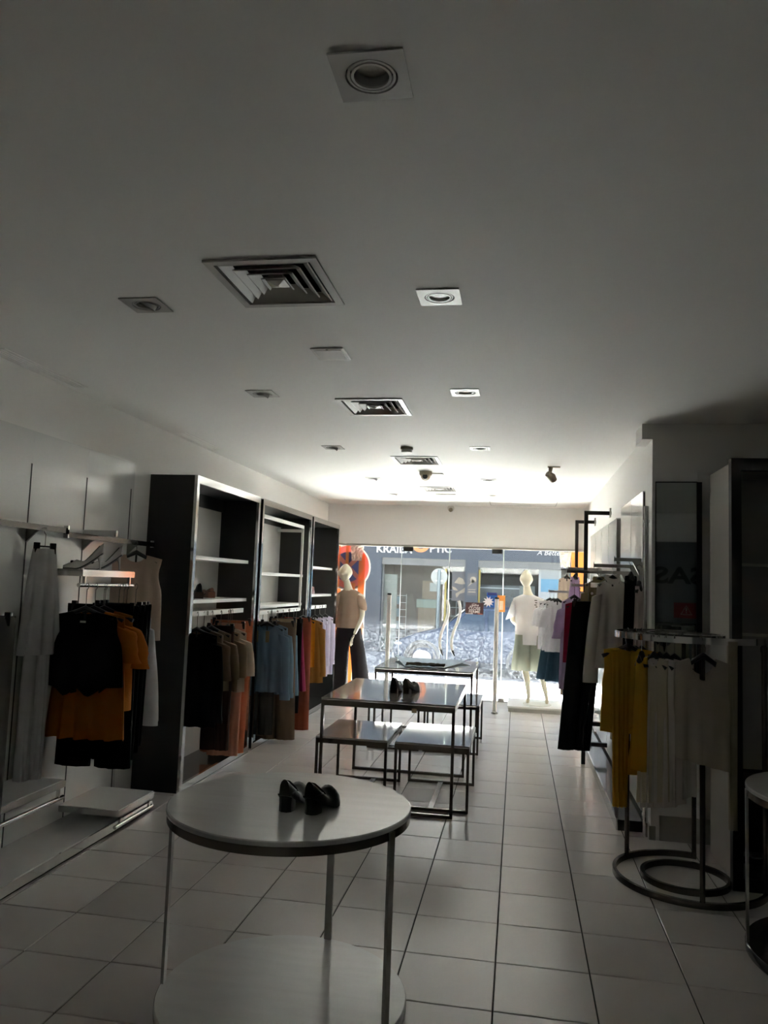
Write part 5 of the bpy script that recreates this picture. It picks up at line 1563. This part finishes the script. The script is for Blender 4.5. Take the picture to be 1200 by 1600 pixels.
for r in range(3):
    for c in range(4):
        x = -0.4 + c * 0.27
        z = 0.22 - r * 0.22
        MB().lathe([(0.03, -0.012), (0.042, -0.012), (0.042, 0), (0.03, 0), (0.03, -0.012)], 14, c=(x - 0.05, z), axis='y').lathe([(0.03, -0.012), (0.042, -0.012), (0.042, 0), (0.03, 0), (0.03, -0.012)], 14, c=(x + 0.05, z), axis='y').build('spectacles', M_PLASTIC, t)
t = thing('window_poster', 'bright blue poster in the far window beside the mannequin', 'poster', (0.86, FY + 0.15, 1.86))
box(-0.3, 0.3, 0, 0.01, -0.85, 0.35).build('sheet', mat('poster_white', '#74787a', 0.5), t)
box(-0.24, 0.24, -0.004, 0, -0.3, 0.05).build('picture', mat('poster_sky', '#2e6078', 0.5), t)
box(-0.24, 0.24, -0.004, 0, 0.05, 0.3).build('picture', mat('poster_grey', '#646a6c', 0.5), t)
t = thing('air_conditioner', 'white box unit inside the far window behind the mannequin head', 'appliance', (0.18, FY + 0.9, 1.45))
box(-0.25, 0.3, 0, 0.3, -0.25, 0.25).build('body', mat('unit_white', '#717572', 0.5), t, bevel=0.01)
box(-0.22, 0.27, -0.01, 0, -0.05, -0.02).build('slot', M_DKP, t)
# road sign seen from behind
t = thing('road_sign', 'round road sign seen from behind on a grey pole', 'road sign', (-1.93, 19.3, -0.27))
MB().lathe([(0.001, 0.0), (0.205, 0.0), (0.205, 0.015), (0.001, 0.015)], 36, c=(0, 2.12), axis='y').build('disc', mat('sign_back', '#696e6e', 0.5), t)
MB().tube([(0, -0.04, 0), (0, -0.04, 2.28)], 0.04, 12).build('pole', mat('pole_grey', '#586266', 0.5, 0.3), t, smooth=True)
MB().box(-0.09, 0.09, -0.03, 0.0, 2.24, 2.28).box(-0.09, 0.09, -0.03, 0, 2.0, 2.03).build('clamp', M_SIGNW, t)


# ------------------------------------------------------------------ parked car
def car(lab, x0, y0, z0, L, body_m):
    t = thing('car', lab, 'car', (x0, y0, z0))
    S = L / 3.6
    # stations along the car, front at x=0: (x, low, belt, roof, half width low, half width roof)
    st = [(0.0, 0.30, 0.55, 0.56, 0.55, 0.50), (0.10, 0.20, 0.66, 0.67, 0.72, 0.66), (0.5, 0.18, 0.80, 0.82, 0.79, 0.70), (0.95, 0.18, 0.90, 0.93, 0.80, 0.70), (1.12, 0.18, 0.92, 1.02, 0.80, 0.68), (1.6, 0.18, 0.93, 1.38, 0.81, 0.58),
          (1.9, 0.18, 0.94, 1.46, 0.81, 0.57), (2.5, 0.18, 0.95, 1.47, 0.81, 0.56), (3.0, 0.18, 0.97, 1.42, 0.80, 0.55), (3.35, 0.20, 0.98, 1.25, 0.78, 0.56), (3.5, 0.22, 0.95, 1.0, 0.76, 0.62), (3.6, 0.32, 0.70, 0.72, 0.66, 0.6)]
    rings = []
    for x, lo, be, ro, hw, hr in st:
        half = [(0.0, lo), (hw * 0.85, lo), (hw, lo + 0.12), (hw * 1.02, (lo + be) / 2), (hw * 0.97, be), (hr + (hw * 0.9 - hr) * 0.5, (be + ro) / 2), (hr, ro - 0.03), (hr * 0.6, ro), (0.0, ro + 0.012)]
        full = [(-a, b) for a, b in half] + half[-2:0:-1]
        rings.append([(x * S, a, b) for a, b in full])
    MB().rings(rings).build('body', body_m, t, smooth=35)
    M_CG = mat('car_glass', '#20262b', 0.05, 0, var=0.05, coat=0.6)
    for sy in (-1, 1):
        def gy(z):
            return sy * (0.795 - 0.21 * max(0, (z - 0.93) / 0.5) + 0.006)
        for nm, poly in (('side_window', [(1.28, 0.96), (1.66, 1.33), (2.05, 1.39), (2.05, 0.97)]), ('side_window', [(2.13, 0.97), (2.13, 1.39), (2.55, 1.39), (2.95, 1.32), (3.05, 1.0)])):
            a = [(px * S, gy(pz), pz) for px, pz in poly]
            b = [(px * S, gy(pz) - sy * 0.03, pz) for px, pz in poly]
            MB().rings([a, b]).build(nm, M_CG, t)
        for cx in (0.70, 2.95):
            w = MB().lathe([(0.001, sy * 0.70), (0.33, sy * 0.70), (0.33, sy * 0.795), (0.29, sy * 0.815), (0.22, sy * 0.80), (0.001, sy * 0.80)], 32, c=(cx * S, 0.325), axis='y').build('wheel', mat('tyre', '#262626', 0.8), t, smooth=True)
            MB().lathe([(0.001, sy * 0.822), (0.06, sy * 0.822), (0.20, sy * 0.808), (0.215, sy * 0.79)], 32, c=(cx * S, 0.325), axis='y').build('hubcap', mat('hub_silver', '#787b7d', 0.3, 0.6), w, smooth=True)
            MB().lathe([(0.335, sy * 0.80), (0.40, sy * 0.80), (0.40, sy * 0.832), (0.335, sy * 0.832), (0.335, sy * 0.80)], 32, c=(cx * S, 0.325), axis='y').build('wheel_arch', mat('arch_black', '#303336', 0.7), t)
        MB().ellipsoid((1.36 * S, sy * 0.90, 1.0), (0.07, 0.10, 0.07), 12, 8).build('mirror', body_m, t, smooth=True)
        box(2.0 * S - 0.08, 2.0 * S + 0.08, sy * 0.825 - 0.015, sy * 0.825 + 0.015, 0.84, 0.87).build('door_handle', body_m, t)
        MB().ellipsoid((0.2 * S, sy * 0.62, 0.62), (0.16, 0.12, 0.07), 12, 8).build('headlight', mat('headlight', '#8e9294', 0.1, coat=0.5), t, smooth=True)
        MB().ellipsoid((3.46 * S, sy * 0.70, 0.88), (0.09, 0.08, 0.14), 12, 8).build('tail_light', mat('tail_red', '#991721', 0.25, coat=0.5), t, smooth=True)
        box(1.2 * S, 3.1 * S, sy * 0.80 - 0.01, sy * 0.80 + 0.022, 0.52, 0.58).build('side_moulding', mat('moulding_silver', '#5e656b', 0.35, 0.5), t)
    ws = [(1.10, 0.62), (1.60, 0.52)]
    MB().rings([[(1.17 * S, -0.62, 1.04), (1.17 * S, 0.62, 1.04), (1.60 * S, 0.52, 1.395), (1.60 * S, -0.52, 1.395)], [(1.15 * S, -0.62, 1.06), (1.15 * S, 0.62, 1.06), (1.585 * S, 0.52, 1.41), (1.585 * S, -0.52, 1.41)]]).build('windscreen', M_CG, t)
    box(-0.02, 0.1 * S, -0.6, 0.6, 0.28, 0.42).build('bumper', mat('moulding_silver', '#5e656b', 0.35, 0.5), t, bevel=0.02)
    return t


car('blue-silver hatchback parked across the street behind the glass', -2.68, 17.6, -0.275, 3.5, mat('car_paint_blue', '#1f2a3c', 0.6, 0.0, var=0.05, spec=0.2))
